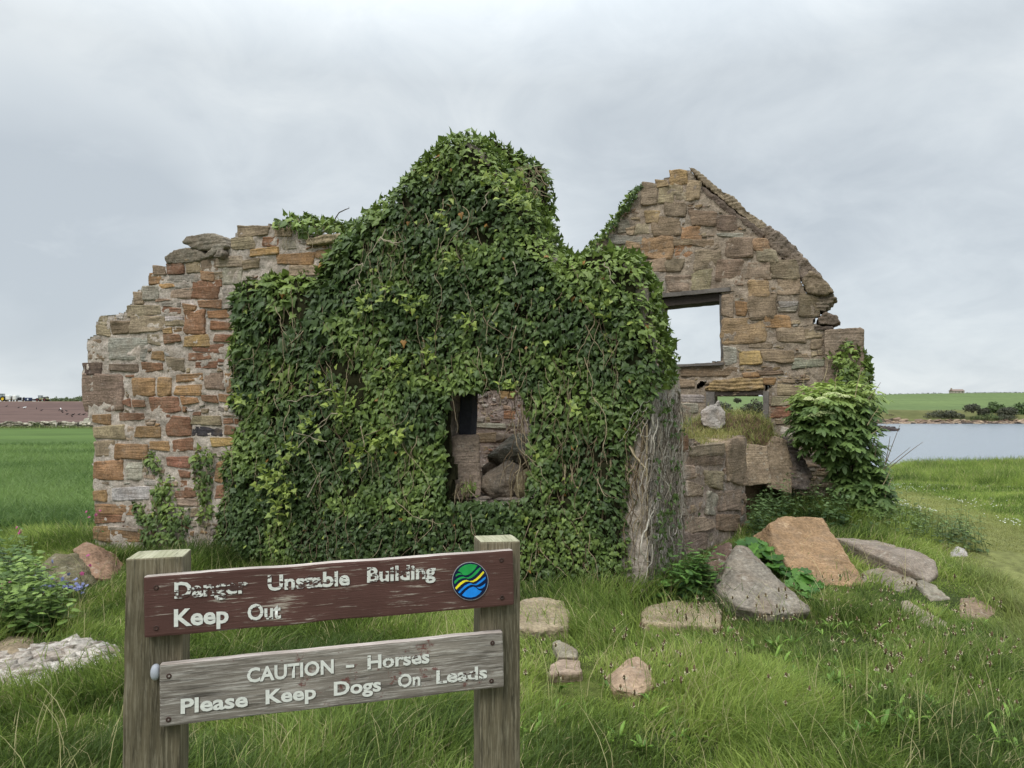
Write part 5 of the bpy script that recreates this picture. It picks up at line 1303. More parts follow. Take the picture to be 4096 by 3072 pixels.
# ------------------------------------------------------------------ grass
FP = np.array([LFT, COR, at_u(0.333, 8.5), at_u(0.41, 9.0), at_u(0.494, 9.6), at_u(0.494, 10.3), at_u(0.2, 13), at_u(-0.45, 13)])
def blades(soup, B, h, w, az, lean, C, seg=3, face=None):
    k_ = len(B); rg = np.random.default_rng(k_)
    L = np.stack([np.cos(az), np.sin(az), np.zeros(k_)], -1)
    fa = rg.uniform(0, 2 * math.pi, k_) if face is None else face
    S = np.stack([np.cos(fa), np.sin(fa), np.zeros(k_)], -1)
    rows = []
    for i in range(seg + 1):
        t = i / seg
        c = B + np.array([0, 0, 1.0]) * (h * (t - 0.35 * lean * t * t))[:, None] + L * (h * lean * t ** 2.0)[:, None]
        ww = w * (1 - t) ** 0.6 * 0.5
        if i < seg: rows += [c - S * ww[:, None], c + S * ww[:, None]]
        else: rows.append(c)
    V = np.stack(rows, 1)
    nv = 2 * seg + 1
    q = np.array([[2 * i, 2 * i + 1, 2 * i + 3, 2 * i + 2] for i in range(seg - 1)], int).reshape(-1, 4)
    tr = np.array([[2 * seg - 2, 2 * seg - 1, 2 * seg]])
    o = (np.arange(k_) * nv)[:, None, None]
    soup.add(V.reshape(-1, 3), [(tr[None] + o).reshape(-1, 3), (q[None] + o).reshape(-1, 4)], np.repeat(C[:, None], nv, 1).reshape(-1, 3))
GD, GM, GL, GS = srgb(78, 97, 47), srgb(116, 138, 64), srgb(154, 170, 87), srgb(190, 180, 134)
def facd(x, y):                       # distance in front of the front wall (world), only beside it
    q = np.stack([x, y, np.zeros_like(x)], -1) - FRONT.o
    u, d = q @ FRONT.d, q @ FRONT.n
    return np.where((u > -0.6) & (u < FRONT.len + 0.9), np.abs(d), 9.0)
def grass_cols(x, y, rg, n, yellow=0.0):
    a = fb2(x * 0.9 + 5, y * 0.9, 4, 61); b = fb2(x * 3.1, y * 3.1, 3, 66)
    t = np.clip(0.5 + 2.2 * (a - 0.5) + 1.2 * (b - 0.5) + rg.normal(0, 0.22, n) + yellow, 0, 1)
    C = np.where((t < 0.5)[:, None], lerp(GD, GM, t * 2), lerp(GM, GL, t * 2 - 1))
    st = rg.random(n) < 0.04 + 0.09 * (b > 0.62)
    C[st] = GS * rg.uniform(0.7, 1.1, (st.sum(), 1))
    return C * rg.uniform(0.8, 1.2, (n, 1))
def sample(n, y0, y1, u0, u1, rg, pw=1.0):
    y = (y0 ** pw + rg.random(n) * (y1 ** pw - y0 ** pw)) ** (1 / pw)
    return rg.uniform(u0, u1, n) * y, y
rg = np.random.default_rng(123)
s = Soup()
# 1 foreground meadow
n = 330000
x, y = sample(n, 2.3, 10.5, -0.86, 0.86, rg, 1.15)
ok = ~pip(x, y, FP)
pr = pip(x, y, PW); ok &= ~pr | (rg.random(n) < 0.02)
pd = pathd(x, y); lawn = sm(-0.03, 0.03, x / y - (0.49 + (9.5 - y) * 0.066) + 0.04 * (fb2(x * 2, y * 2, 2, 15) - 0.5)) * sm(5.4, 6.2, y)
ok &= (rg.random(n) < 0.7) | (lawn < 0.5)
ok &= ~((x < -4.7 - (y - 8.2) * 0.05) & (y > 9.2))
x, y, pd, lawn = x[ok], y[ok], pd[ok], lawn[ok]; n = len(x)
cl = fb2(x * 1.6, y * 1.6, 4, 71); fd = facd(x, y)
tall = sm(0.9, 0.15, fd)
h = (0.07 + 0.16 * sm(0.35, 0.75, cl) + 0.10 * tall) * rg.uniform(0.6, 1.35, n)
h *= 1 - 0.72 * lawn
h *= 0.35 + 0.65 * sm(0.15, 0.6, pd)
h = np.where(y < 3.2, h * 0.9, h)
live = np.ones(n, bool)
for (xa, xb, ya, yb, zb) in ROCKS:
    if zb > 0.5 or ya > 12: continue
    near = (x > xa - 0.08) & (x < xb + 0.08) & (y > ya - 0.55) & (y < ya + 0.05)
    h = np.where(near, h * 0.52, h)
    live &= ~((x > xa + 0.03) & (x < xb - 0.03) & (y > ya + 0.04) & (y < yb - 0.02) & (rg.random(n) < 0.8))
x, y, pd, lawn, cl, fd, tall, h = (q[live] for q in (x, y, pd, lawn, cl, fd, tall, h)); n = len(x)
w = (0.0045 + 0.0007 * y) * rg.uniform(0.7, 1.3, n)
az = 2 * math.pi * fb2(x * 0.8, y * 0.8, 2, 91) * 2 + rg.normal(0, 1.1, n)
C = grass_cols(x, y, rg, n, 0.12 * sm(5.5, 3.5, y) - 0.38 * tall)
C = lerp(C, srgb(152, 154, 98) * rg.uniform(0.8, 1.15, (n, 1)), 0.75 * (1 - sm(0.3, 0.9, pd)))
blades(s, np.stack([x, y, H(x, y) - 0.01], -1), h, w, az, rg.uniform(0.2, 1.1, n), C, 3)
# tall pale seeding grasses scattered through the meadow
m_ = 1700
xa, ya = sample(m_, 2.8, 7.5, -0.8, 0.85, rg, 1.2)
g_ = ~pip(xa, ya, FP) & ~pip(xa, ya, PW) & (fb2(xa * 0.9, ya * 0.9, 3, 19) > 0.46) & (pathd(xa, ya) > 0.7); xa, ya = xa[g_], ya[g_]; m_ = len(xa)
blades(s, np.stack([xa, ya, H(xa, ya)], -1), rg.uniform(0.2, 0.42, m_), np.full(m_, 0.0045), rg.uniform(0, 6.3, m_), rg.uniform(0.1, 0.9, m_), lerp(srgb(150, 152, 92), srgb(206, 194, 150), rg.random(m_)), 4)
# 2 lawn, path and bank on the right, out to the drop
n = 150000
x, y = sample(n, 7.5, 25, 0.3, 0.9, rg, 1.0)
ok = ~pip(x, y, FP) & (H(x, y) > -0.9); x, y = x[ok], y[ok]; n = len(x)
pd = pathd(x, y); bank = sm(15, 18.5, y + 3 * (fb2(x * 0.4, y * 0.4, 3, 3) - 0.5)) * sm(0.5, 0.56, x / y)
h = (0.05 + 0.05 * fb2(x * 1.1, y * 1.1, 3, 5)) * rg.uniform(0.6, 1.4, n) * (0.5 + 0.5 * sm(0.3, 0.9, pd)) + bank * rg.uniform(0.14, 0.42, n)
C = grass_cols(x, y, rg, n, 0.12)
C = lerp(C, srgb(158, 158, 102) * rg.uniform(0.8, 1.15, (n, 1)), 0.8 * (1 - sm(0.3, 0.95, pd + 0.5 * (fb2(x * 2, y * 2, 3, 8) - 0.5))))
blades(s, np.stack([x, y, H(x, y) - 0.01], -1), h, 0.006 + 0.0006 * y * rg.uniform(0.7, 1.3, n), rg.uniform(0, 6.3, n), rg.uniform(0.15, 0.9, n), C, 2)
# 3 grass on the heap behind the side wall and in the gap beside it
k_ = 16000
i = rg.integers(0, len(MOUND_V), k_); q = MOUND_V[i]; q = q[q[:, 2] > 1.1 + 0.1 * rg.random(len(q))] ; k_ = len(q)
q = q + rg.normal(0, 0.02, q.shape)
C = lerp(srgb(112, 130, 66), srgb(176, 168, 110), rg.random(k_)) * rg.uniform(0.75, 1.15, (k_, 1))
blades(s, q, rg.uniform(0.04, 0.15, k_) * np.where(rg.random(k_) < 0.06, 2.0, 1), 0.007 * rg.uniform(0.7, 1.3, k_), rg.uniform(0, 6.3, k_), rg.uniform(0.3, 1.3, k_), C, 3)
k_ = 2600                                   # tufts rooted along the broken head of the side wall
uu_ = rg.uniform(0.9, SIDE.len + 0.1, k_); tq = SIDE.poly([(2735, 1758), (2775, 1752), (2810, 1785), (2905, 1810), (2925, 1765), (2980, 1750)]); uu_ = rg.uniform(tq[0, 0], tq[-1, 0], k_); tp = np.interp(uu_, tq[:, 0], tq[:, 1]) + 0.01
q = SIDE.pt(uu_, tp + rg.normal(0, 0.03, k_), -rg.uniform(0.02, 0.5, k_))
C = lerp(srgb(120, 132, 68), srgb(182, 170, 112), rg.random(k_)) * rg.uniform(0.75, 1.15, (k_, 1))
blades(s, q, rg.uniform(0.05, 0.17, k_), 0.006 * rg.uniform(0.7, 1.3, k_), rg.uniform(0, 6.3, k_), rg.uniform(0.4, 1.6, k_), C, 3)
tag(s.build('grass', [M_grass]), kind='stuff')
# 4 barley standing in the field on the left
s = Soup()
n = 70000
x, y = sample(n, 8.3, 30, -0.95, -0.5, rg, 1.0)
ok = field_keep(x, y) & (y > 9.3); x, y = x[ok], y[ok]; n = len(x)
C = lerp(srgb(88, 114, 60), srgb(130, 154, 90), np.clip(fb2(x * 0.15, y * 0.8, 4, 5) * 2.2 - 0.6 + rg.normal(0, 0.2, n), 0, 1)) * rg.uniform(0.8, 1.15, (n, 1))
blades(s, np.stack([x, y, H(x, y)], -1), rg.uniform(0.22, 0.42, n), 0.012 + 0.0006 * y, rg.uniform(0, 6.3, n), rg.uniform(0.3, 1.2, n), C, 3)
tag(s.build('barley', [M_grass]), kind='stuff')
# daisies in the short grass beside the path
k_ = 1500
x, y = sample(k_, 9, 17, 0.44, 0.86, rg, 1.0)
ok = (fb2(x * 0.9, y * 0.9, 3, 88) > 0.52) & (pathd(x, y) > 0.35) & ~pip(x, y, FP); x, y = x[ok], y[ok]; k_ = len(x)
s = Soup(); T, F = CT[2]; B = rounded(T, 2.0)
V = B[None] * np.array([0.010, 0.010, 0.004]) + np.stack([x, y, H(x, y) + 0.05 + 0.03 * rg.random(k_)], -1)[:, None]
s.add(V.reshape(-1, 3), (F[None] + (np.arange(k_) * len(T))[:, None, None]).reshape(-1, 4), srgb(235, 235, 225))
tag(s.build('daisies', [m_plain('petal', 0.8)]), kind='stuff')

# ------------------------------------------------------------------ plants
def gpt(px, py): return G(px, py)
M_head = m_plain('seed_head', 0.9, 90, 0.4, 0.4)
def plantain_mesh(seed, n_st):
    r = np.random.default_rng(seed); s = Soup()
    T, F = CT[2]; B = rounded(T, 2.1)
    for _ in range(n_st):
        hgt = r.uniform(0.2, 0.38); a = r.uniform(0, 6.3); ln = r.uniform(0.05, 0.5)
        t = np.linspace(0, 1, 7)[:, None]
        L = np.array([0, 0, 1.0]) * hgt * t + np.array([math.cos(a), math.sin(a), 0]) * hgt * ln * t ** 2 + np.array([r.normal(0, 0.03), r.normal(0, 0.03), 0])
        tubes(s, [L], [0.0022], [srgb(118, 132, 72)], 4, 0)
        d = unit(L[-1] - L[-2]); hl = r.uniform(0.010, 0.018)
        s.add(B * np.array([0.0055, 0.0055, hl]) + L[-1] + d * hl * 0.7, F, srgb(92, 76, 54) * r.uniform(0.6, 1.3), 1)
        k_ = r.integers(5, 14); zz = r.uniform(-0.6, 0.5); an = r.uniform(0, 6.3, k_)
        pc = L[-1] + d * hl * (0.7 + zz) + np.stack([np.cos(an) * 0.009, np.sin(an) * 0.009, r.normal(0, 0.003, k_)], -1)
        s.add((B[None] * 0.0021 + pc[:, None]).reshape(-1, 3), (F[None] + (np.arange(k_) * len(T))[:, None, None]).reshape(-1, 4), srgb(204, 194, 160), 1)
    k_ = r.integers(3, 6); a = r.uniform(0, 6.3, k_); d = np.stack([np.cos(a), np.sin(a), r.uniform(0.6, 1.6, k_)], -1)
    for f in range(k_):
        ln = r.uniform(0.08, 0.16); t = np.linspace(0, 1, 6)
        dd = np.array([math.cos(a[f]), math.sin(a[f]), 0]); sd = np.array([-dd[1], dd[0], 0])
        c = np.outer(t * ln * 0.65, dd) + np.outer(ln * (t - 0.55 * t * t), [0, 0, 1.0]); w = 0.008 * np.sin(math.pi * (0.08 + 0.9 * t))[:, None]
        V = np.concatenate([c - sd * w + [0, 0, .003], c, c + sd * w + [0, 0, .003]])
        Fq = [[j * 6 + i, j * 6 + i + 1, j * 6 + 7 + i, j * 6 + 6 + i] for j in range(2) for i in range(5)]
        s.add(V, np.array(Fq), lerp(srgb(84, 120, 46), srgb(128, 160, 66), r.random()), 2)
    V = np.concatenate(s.V)
    o = s.build('ribwort_plantain', [M_stem, M_head, M_leaf])
    return o
protos = [plantain_mesh(300 + i, 1 + i % 3) for i in range(8)]
rp = np.random.default_rng(31)
spots = []
for cnt, (xa, xb, ya, yb) in ((62, (2850, 3980, 2440, 2720)), (30, (3150, 4080, 2660, 2960)), (22, (2130, 2780, 2620, 2960)), (8, (2600, 3000, 2500, 2640))):
    for _ in range(cnt): spots.append((rp.uniform(xa, xb), rp.uniform(ya, yb)))
for i, (px, py) in enumerate(spots):
    o = protos[i] if i < 8 else protos[i % 8].copy()
    if i >= 8: COL.objects.link(o)
    g = G(px, py + 60)
    o.location = (g[0], g[1], float(H(g[0], g[1])))
    o.rotation_euler = (0, 0, rp.uniform(0, 6.3)); o.scale = [rp.uniform(0.8, 1.2)] * 3
    tag(o, 'ribwort plantain with thin stalks and small dark seed heads standing in the foreground meadow', 'plantain', 'ribwort plantains in the foreground meadow')

def leafy_stems(s, bases, hts, r, tpl, size, step, colA, colB, spread=0.8, droop=0.5, lean=0.25, stemc=srgb(84, 104, 56), srad=0.003, pairs=True):
    for b, hgt in zip(bases, hts):
        a = r.uniform(0, 6.3); ln = abs(r.normal(0, lean)); t = np.linspace(0, 1, 8)[:, None]
        L = b + np.array([0, 0, 1.0]) * hgt * t + np.array([math.cos(a), math.sin(a), 0]) * hgt * ln * t ** 1.6
        tubes(s, [L], [srad], [stemc], 4, 1)
        k_ = max(2, int(hgt / step)); tt = np.linspace(0.18, 1, k_); al = r.uniform(0, 6.3)
        Pp, Tt, N, S, C = [], [], [], [], []
        for i, q in enumerate(tt):
            p = np.array([np.interp(q, t[:, 0], L[:, j]) for j in range(3)]); al += 1.57 + r.normal(0, 0.3)
            sz = size * r.uniform(0.7, 1.2) * (1.1 - 0.55 * q)
            for sg in ((0, math.pi) if pairs else (0,)):
                dd = np.array([math.cos(al + sg), math.sin(al + sg), 0.25 - droop * r.uniform(0.3, 1.2)])
                Pp.append(p + dd * 0.02); Tt.append(dd * spread); N.append(np.array([0, 0, 1.0]) + r.normal(0, 0.25, 3)); S.append(sz); C.append(lerp(colA, colB, np.clip(q * 0.9 + r.normal(0, 0.2), 0, 1)) * r.uniform(0.85, 1.15))
        leaves(s, tpl, np.array(Pp), np.array(Tt), np.array(N), np.array(S), np.array(C), 0, rg=r)
def pixspots(r, k_, poly_px, dy=0):
    a = np.array(poly_px, float); out = []
    while len(out) < k_:
        q = r.uniform(a.min(0), a.max(0))
        if pip(np.array([q[0]]), np.array([q[1]]), a)[0]:
            out.append(G(q[0], q[1] + dy))
    out = np.array(out); out[:, 2] = H(out[:, 0], out[:, 1])
    return out
r = np.random.default_rng(44); s = Soup()
b = pixspots(r, 120, [(3010, 2040), (3200, 1990), (3330, 2060), (3440, 2110), (3350, 2150), (3250, 2090), (3100, 2120), (3030, 2190), (2990, 2160)])
leafy_stems(s, b, r.uniform(0.22, 0.5, len(b)), r, T_SERR, 0.085, 0.07, srgb(56, 78, 48), srgb(104, 128, 76))
b = pixspots(r, 130, [(3430, 2060), (3560, 2030), (3700, 2080), (3850, 2120), (3960, 2190), (3950, 2230), (3800, 2200), (3640, 2180), (3480, 2150), (3420, 2110)])
leafy_stems(s, b, r.uniform(0.16, 0.34, len(b)), r, T_SERR, 0.07, 0.06, srgb(66, 88, 50), srgb(118, 138, 76))
tag(s.build('nettles', [M_leaf, M_stem]), kind='stuff')
# big lobed leaves between the fallen blocks
r = np.random.default_rng(46)
bp = empty('broad_leaved_plant', G(3080, 2390), 'broad lobed green leaves sprawling between the grey block and the orange slab', 'plant'); s = Soup(); s2 = Soup()
A = np.array([(2960, 2160), (3000, 2150), (3060, 2165), (3110, 2240), (3170, 2270), (3260, 2290), (3310, 2370), (3270, 2430), (3200, 2380), (3110, 2280), (3030, 2200)], float)
Pp = []
while len(Pp) < 230:
    q = r.uniform(A.min(0), A.max(0))
    if pip(np.array([q[0]]), np.array([q[1]]), A)[0]: Pp.append(P(q[0], q[1], np.interp(q[1], [2165, 2430], [6.7, 5.75]) + r.uniform(-0.05, 0.25)))
Pp = np.array(Pp); k_ = len(Pp)
leaves(s, T_LOBE, Pp, np.stack([r.normal(0, 1, k_), r.normal(-0.7, 0.7, k_), r.uniform(-0.7, 0.1, k_)], -1), np.array([0, -0.5, 1.0]) + r.normal(0, 0.3, (k_, 3)), r.uniform(0.07, 0.15, k_), lerp(srgb(58, 98, 40), srgb(104, 146, 62), r.random(k_)) * r.uniform(0.8, 1.15, (k_, 1)), rg=r)
tubes(s2, [np.stack([p, p * [1, 1, 0.6] + r.normal(0, 0.03, 3), [p[0] + r.normal(0, .05), p[1] + 0.05, max(0.0, p[2] - 0.3)]]) for p in Pp[:90]], [0.004] * 90, [srgb(110, 130, 76)] * 90)
s.build('foliage', [M_leaf], bp); s2.build('stems', [M_stem], bp)
# feathery weed at the wall corner
r = np.random.default_rng(47)
th = empty('feathery_weed', G(2740, 2440), 'dark feathery weed with bright tips growing at the foot of the wall corner', 'plant'); s = Soup()
for (px, py, top, k_) in ((2790, 2420, 2215, 10), (2690, 2430, 2290, 9), (2760, 2430, 2300, 9), (2830, 2420, 2270, 8), (2650, 2440, 2340, 6)):
    b = P(px, py, 5.95); tp = P(px, top, 5.95); hgt = tp[2] - b[2]
    bs = b + r.normal(0, 0.06, (k_, 3)) * [1, 1, 0]; bs[:, 2] = H(bs[:, 0], bs[:, 1])
    leafy_stems(s, bs, hgt * r.uniform(0.6, 1.05, k_), r, T_JAG, 0.13, 0.035, srgb(44, 68, 42), srgb(98, 134, 62), lean=0.3, droop=0.35)
s.build('foliage', [M_leaf, M_stem], th)
# elder at the far corner
r = np.random.default_rng(48)
Yb = 8.75
eb = empty('elder_bush', P(3440, 2070, 8.8) * [1, 1, 0] + [0, 0, 0.3], 'leafy elder bush with creamy flower heads growing against the right corner of the gable', 'bush'); s, s2, s3 = Soup(), Soup(), Soup()
for (px, py, rx, ry, dy, k_) in ((3320, 1645, 132, 115, 0.0, 310), (3262, 1615, 76, 70, -0.1, 115), (3400, 1620, 95, 95, 0.0, 150), (3350, 1740, 140, 100, -0.05, 230), (3415, 1830, 85, 100, 0.0, 200), (3438, 1945, 84, 100, -0.05, 215), (3480, 1985, 52, 70, -0.1, 90), (3430, 2030, 50, 40, -0.1, 60), (3250, 1700, 55, 60, -0.1, 80)):
    c = P(px, py, Yb + dy); sx, sz_ = rx * Yb / FPX, ry * Yb / FPX
    d = unit(r.normal(0, 1, (k_, 3))); rad = r.uniform(0.55, 1.05, (k_, 1))
    Pc = c + d * rad * np.array([sx, 0.34, sz_])
    for f in range(k_):                                      # one compound leaf: five leaflets on a stalk
        out = unit(d[f] * [1, 1, 0.3] + np.array([0, -0.15, 0.05]) + r.normal(0, 0.25, 3)); out[2] -= r.uniform(0.1, 0.7); out = unit(out)
        sd = unit(np.cross(out, [0, 0, 1.0])); nn = np.cross(sd, out)
        lp_, tp_, sp_ = [], [], []
        base = Pc[f]; ln = r.uniform(0.08, 0.15)
        for q, sg in ((0.35, 1), (0.35, -1), (0.75, 1), (0.75, -1), (1.0, 0)):
            lp_.append(base + out * ln * q); tp_.append(out * (0.55 if sg else 1) + sd * sg * 0.9); sp_.append(r.uniform(0.075, 0.115))
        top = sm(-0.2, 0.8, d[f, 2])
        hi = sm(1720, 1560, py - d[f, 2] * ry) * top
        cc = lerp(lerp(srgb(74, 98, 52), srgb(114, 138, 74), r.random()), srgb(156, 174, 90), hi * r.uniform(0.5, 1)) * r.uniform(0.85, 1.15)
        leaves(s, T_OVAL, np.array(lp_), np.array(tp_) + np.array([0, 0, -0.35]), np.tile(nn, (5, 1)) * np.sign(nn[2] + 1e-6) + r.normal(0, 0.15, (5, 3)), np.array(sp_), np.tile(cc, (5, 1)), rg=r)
s.build('foliage', [M_leaf], eb)
base = np.array([P(3440, 2070, 8.8)[0], 8.85, 0.25])
L = []
for (px, py) in ((3320, 1600), (3260, 1640), (3400, 1600), (3360, 1740), (3430, 1830), (3470, 1960), (3250, 1700), (3330, 1700), (3500, 1980)):
    e_ = P(px, py, 8.75); t = np.linspace(0, 1, 10)[:, None]
    L.append(base + r.normal(0, 0.05, 3) * [1, 1, 0] + (e_ - base) * t + np.array([0.12, 0, 0.05]) * np.sin(t * math.pi) * r.uniform(-0.3, 1))
tubes(s2, L, r.uniform(0.012, 0.022, len(L)), [srgb(92, 82, 66)] * len(L), 6)
s2.build('branches', [M_stem], eb)
L = []
for (a, b_) in (((3560, 1870), (3690, 1770)), ((3540, 1860), (3560, 1745)), ((3500, 1830), (3520, 1740)), ((3490, 1790), (3500, 1725)), ((3530, 1880), (3640, 1790)), ((3545, 1850), (3600, 1700)), ((3470, 1600), (3522, 1530)), ((3470, 1610), (3520, 1563)), ((3440, 1560), (3500, 1500)), ((3210, 1560), (3155, 1490)), ((3213, 1560), (3228, 1450)), ((3295, 1520), (3298, 1435)), ((3340, 1560), (3350, 1478)), ((3420, 1590), (3445, 1478)), ((3470, 1700), (3515, 1630)), ((3480, 1740), (3560, 1690)), ((3520, 1960), (3560, 1870)), ((3540, 1990), (3575, 1900))):
    p, q = P(*a, 8.35), P(*b_, 8.3); t = np.linspace(0, 1, 8)[:, None]
    L.append(p + (q - p) * t + np.array([0.02, 0, 0.02]) * np.sin(3 * t) * r.normal(0, 1) + 0 * t)
for i, l_ in enumerate(L):
    s3 = Soup(); tubes(s3, [l_], [r.uniform(0.003, 0.006)], [srgb(112, 98, 82) if i < 9 else srgb(176, 160, 128)], 5)
    s3.build('dry_stalk', [M_stem], eb)
s = Soup()
for (px, py, rr) in ((3300, 1655, 40), (3260, 1665, 28), (3330, 1580, 36), (3290, 1600, 30), (3235, 1600, 22), (3370, 1590, 30)):
    c = P(px, py, 8.36); k_ = 170; a = r.uniform(0, 6.3, k_); q = np.sqrt(r.random(k_)) * rr * 8.4 / FPX
    pc = c + np.stack([np.cos(a) * q, np.sin(a) * q * 0.6, 0.03 * (1 - (q / q.max()) ** 2) + r.normal(0, 0.004, k_)], -1)
    T, F = CT[2]; B = rounded(T, 2.0)
    s.add((B[None] * 0.0065 + pc[:, None]).reshape(-1, 3), (F[None] + (np.arange(k_) * len(T))[:, None, None]).reshape(-1, 4), srgb(196, 204, 150))
s.build('blossom', [m_plain('blossom', 0.8)], eb)
# leafy weeds at the left edge
r = np.random.default_rng(49)
lw_ = empty('leafy_weed', G(100, 2560), 'clump of bright heart leaved weeds at the left edge above the small boulder', 'plant'); s = Soup()
b = pixspots(r, 90, [(-150, 2470), (0, 2450), (130, 2440), (240, 2480), (270, 2540), (150, 2560), (-100, 2580)])
leafy_stems(s, b, r.uniform(0.2, 0.48, len(b)), r, T_HEART, 0.085, 0.055, srgb(62, 92, 42), srgb(136, 160, 82))
s.build('foliage', [M_leaf, M_stem], lw_)
lw2 = empty('leafy_weed', G(60, 2330), 'darker weeds behind the flowers, left of the mossy boulder', 'plant'); s = Soup()
b = pixspots(r, 60, [(-150, 2330), (0, 2250), (120, 2290), (170, 2400), (0, 2430), (-150, 2420)])
leafy_stems(s, b, r.uniform(0.2, 0.42, len(b)), r, T_HEART, 0.09, 0.07, srgb(46, 70, 38), srgb(104, 132, 66))
s.build('foliage', [M_leaf, M_stem], lw2)
def flower_plant(name, label, cat, px, py, dpt, hgt, col, k_fl, fsz, seed, group=None, tuft=0.03):
    r = np.random.default_rng(seed); top = P(px, py, dpt); g = float(H(top[0], top[1]))
    e_ = empty(name, (top[0], top[1], g), label, cat, group); s, s2 = Soup(), Soup()
    for _ in range(k_fl):
        tp = top + r.normal(0, 1, 3) * tuft
        t = np.linspace(0, 1, 6)[:, None]; b0 = np.array([top[0], top[1], g]) + r.normal(0, 0.02, 3) * [1, 1, 0]
        tubes(s2, [b0 + (tp - b0) * t + np.array([0.03, 0, 0]) * np.sin(3 * t)], [0.0022], [srgb(92, 96, 66)], 4, 1)
        a = np.linspace(0, 6.28, 6)[:5] + r.uniform(0, 1)
        tilt = r.normal(0, 0.5, 3) + np.array([0, -0.6, 0.6])
        ax = unit(np.cross(tilt, [0.3, 0.2, 1.0])); ay = unit(np.cross(tilt, ax))
        leaves(s, T_HEART, np.tile(tp, (5, 1)), np.cos(a)[:, None] * ax + np.sin(a)[:, None] * ay, np.tile(tilt, (5, 1)), np.full(5, fsz) * r.uniform(0.8, 1.2), np.tile(col, (5, 1)) * r.uniform(0.8, 1.2, (5, 1)), rg=r)
    leafy_stems(s2, [np.array([top[0], top[1], g])], [max(0.1, (top[2] - g) * 0.8)], r, T_HEART, 0.06, 0.08, srgb(60, 88, 46), srgb(106, 134, 74))
    s.build('petals', [M_leaf], e_); s2.build('stems', [M_leaf, M_stem], e_)
PK = srgb(206, 96, 150)
for i, (px, py, dpt, k_, lab) in enumerate(((92, 2125, 7.6, 5, 'pink wildflower standing highest among the grass at the left edge, left of the cottage'), (152, 2268, 6.4, 3, 'pink wildflower right in front of the left end of the mossy boulder'), (335, 2262, 6.5, 4, 'dusky pink wildflower in front of the brown tilted stone'), (22, 2330, 5.9, 3, 'pink wildflower at the very left edge of the picture'),
                                         (108, 2310, 5.9, 2, 'faint pink wildflower just left of the blue flower clump'), (44, 2356, 5.7, 2, 'lowest pink wildflower, below the others at the left edge'), (372, 2050, 8.0, 5, 'dusky pink wildflower against the left edge of the wall'))):
    flower_plant('pink_campion', lab, 'wildflower', px, py, dpt, 0, PK * (0.75 if i in (2, 6) else 1), k_, 0.02, 400 + i, 'pink wildflowers left of the cottage')
BG = srgb(136, 142, 186)
for i, (px, py, k_, tf, lab) in enumerate(((205, 2345, 70, 0.055, 'large clump of dusty blue starry flowers below the mossy boulder'), (268, 2346, 14, 0.02, 'small dusty blue flower head just right of the large blue clump'), (322, 2350, 14, 0.022, 'small dusty blue flower head farthest right of the blue ones'))):
    flower_plant('blue_borage', lab, 'wildflower', px, py, 6.0, 0, BG, k_, 0.017, 420 + i, 'dusty blue wildflowers by the boulder', tf)
# ------------------------------------------------------------------ far things on the left
def cloud(s, c, rad, k_, size, cA, cB, r, m=0, tpl=T_CLUMP):
    d = unit(r.normal(0, 1, (k_, 3))); d[:, 2] = np.where(d[:, 2] < -0.8, -d[:, 2], d[:, 2])
    rr = r.uniform(0.5, 1.0, (k_, 1)) * (0.75 + 0.5 * fbm(d * 1.7 + c, 3, 5))[:, None]
    Pp = np.asarray(c) + d * rr * np.asarray(rad)
    leaves(s, tpl, Pp, r.normal(0, 1, (k_, 3)), d + r.normal(0, 0.5, (k_, 3)) + np.array([0, 0, 0.5]), size * r.uniform(0.6, 1.3, k_), lerp(cA, cB, np.clip(fbm(d * 2 + c, 3, 2) * 1.4 - 0.2 + r.normal(0, 0.15, k_), 0, 1)), m, rg=r)
def shrub(name, label, cat, px, py, base_py, Y, wpx, cA, cB, seed, group=None, k_=700, trunk=True, depth=1.0):
    """crown centred at px, between py (top) and base_py, w px half width"""
    r = np.random.default_rng(seed)
    c = P(px, (py + base_py) / 2, Y); rx = wpx * Y / FPX; rz = (base_py - py) / 2 * Y / FPX
    b = P(px, base_py, Y)
    e_ = empty(name, b, label, cat, group); s = Soup()
    nl = max(2, int(round(rx / max(rz, 0.01) * 1.6)))
    for i in range(nl):
        f = (i + 0.5) / nl * 2 - 1
        hz = rz * (1 - 0.45 * f * f) * r.uniform(0.75, 1.1)
        cloud(s, c + np.array([f * rx * 0.72, r.normal(0, 0.2) * rx * 0.3, hz - rz * 1.15]), (max(rx / nl * 1.7, 0.25 * rx), rx * 0.5 * depth, hz), k_ // nl, max(rx / nl, rz) * 0.22, cA, cB, r)
    s.build('crown', [M_leaf], e_)
    if trunk:
        s2 = Soup()
        L = [np.linspace(b + [r.normal(0, 0.2) * rx, 0, -0.4], c + [r.normal(0, 0.5) * rx, 0, 0], 5) for _ in range(4)]
        tubes(s2, L, [0.06 * rz + 0.02] * 4, [srgb(70, 60, 50)] * 4, 5)
        s2.build('trunk', [M_stem], e_)
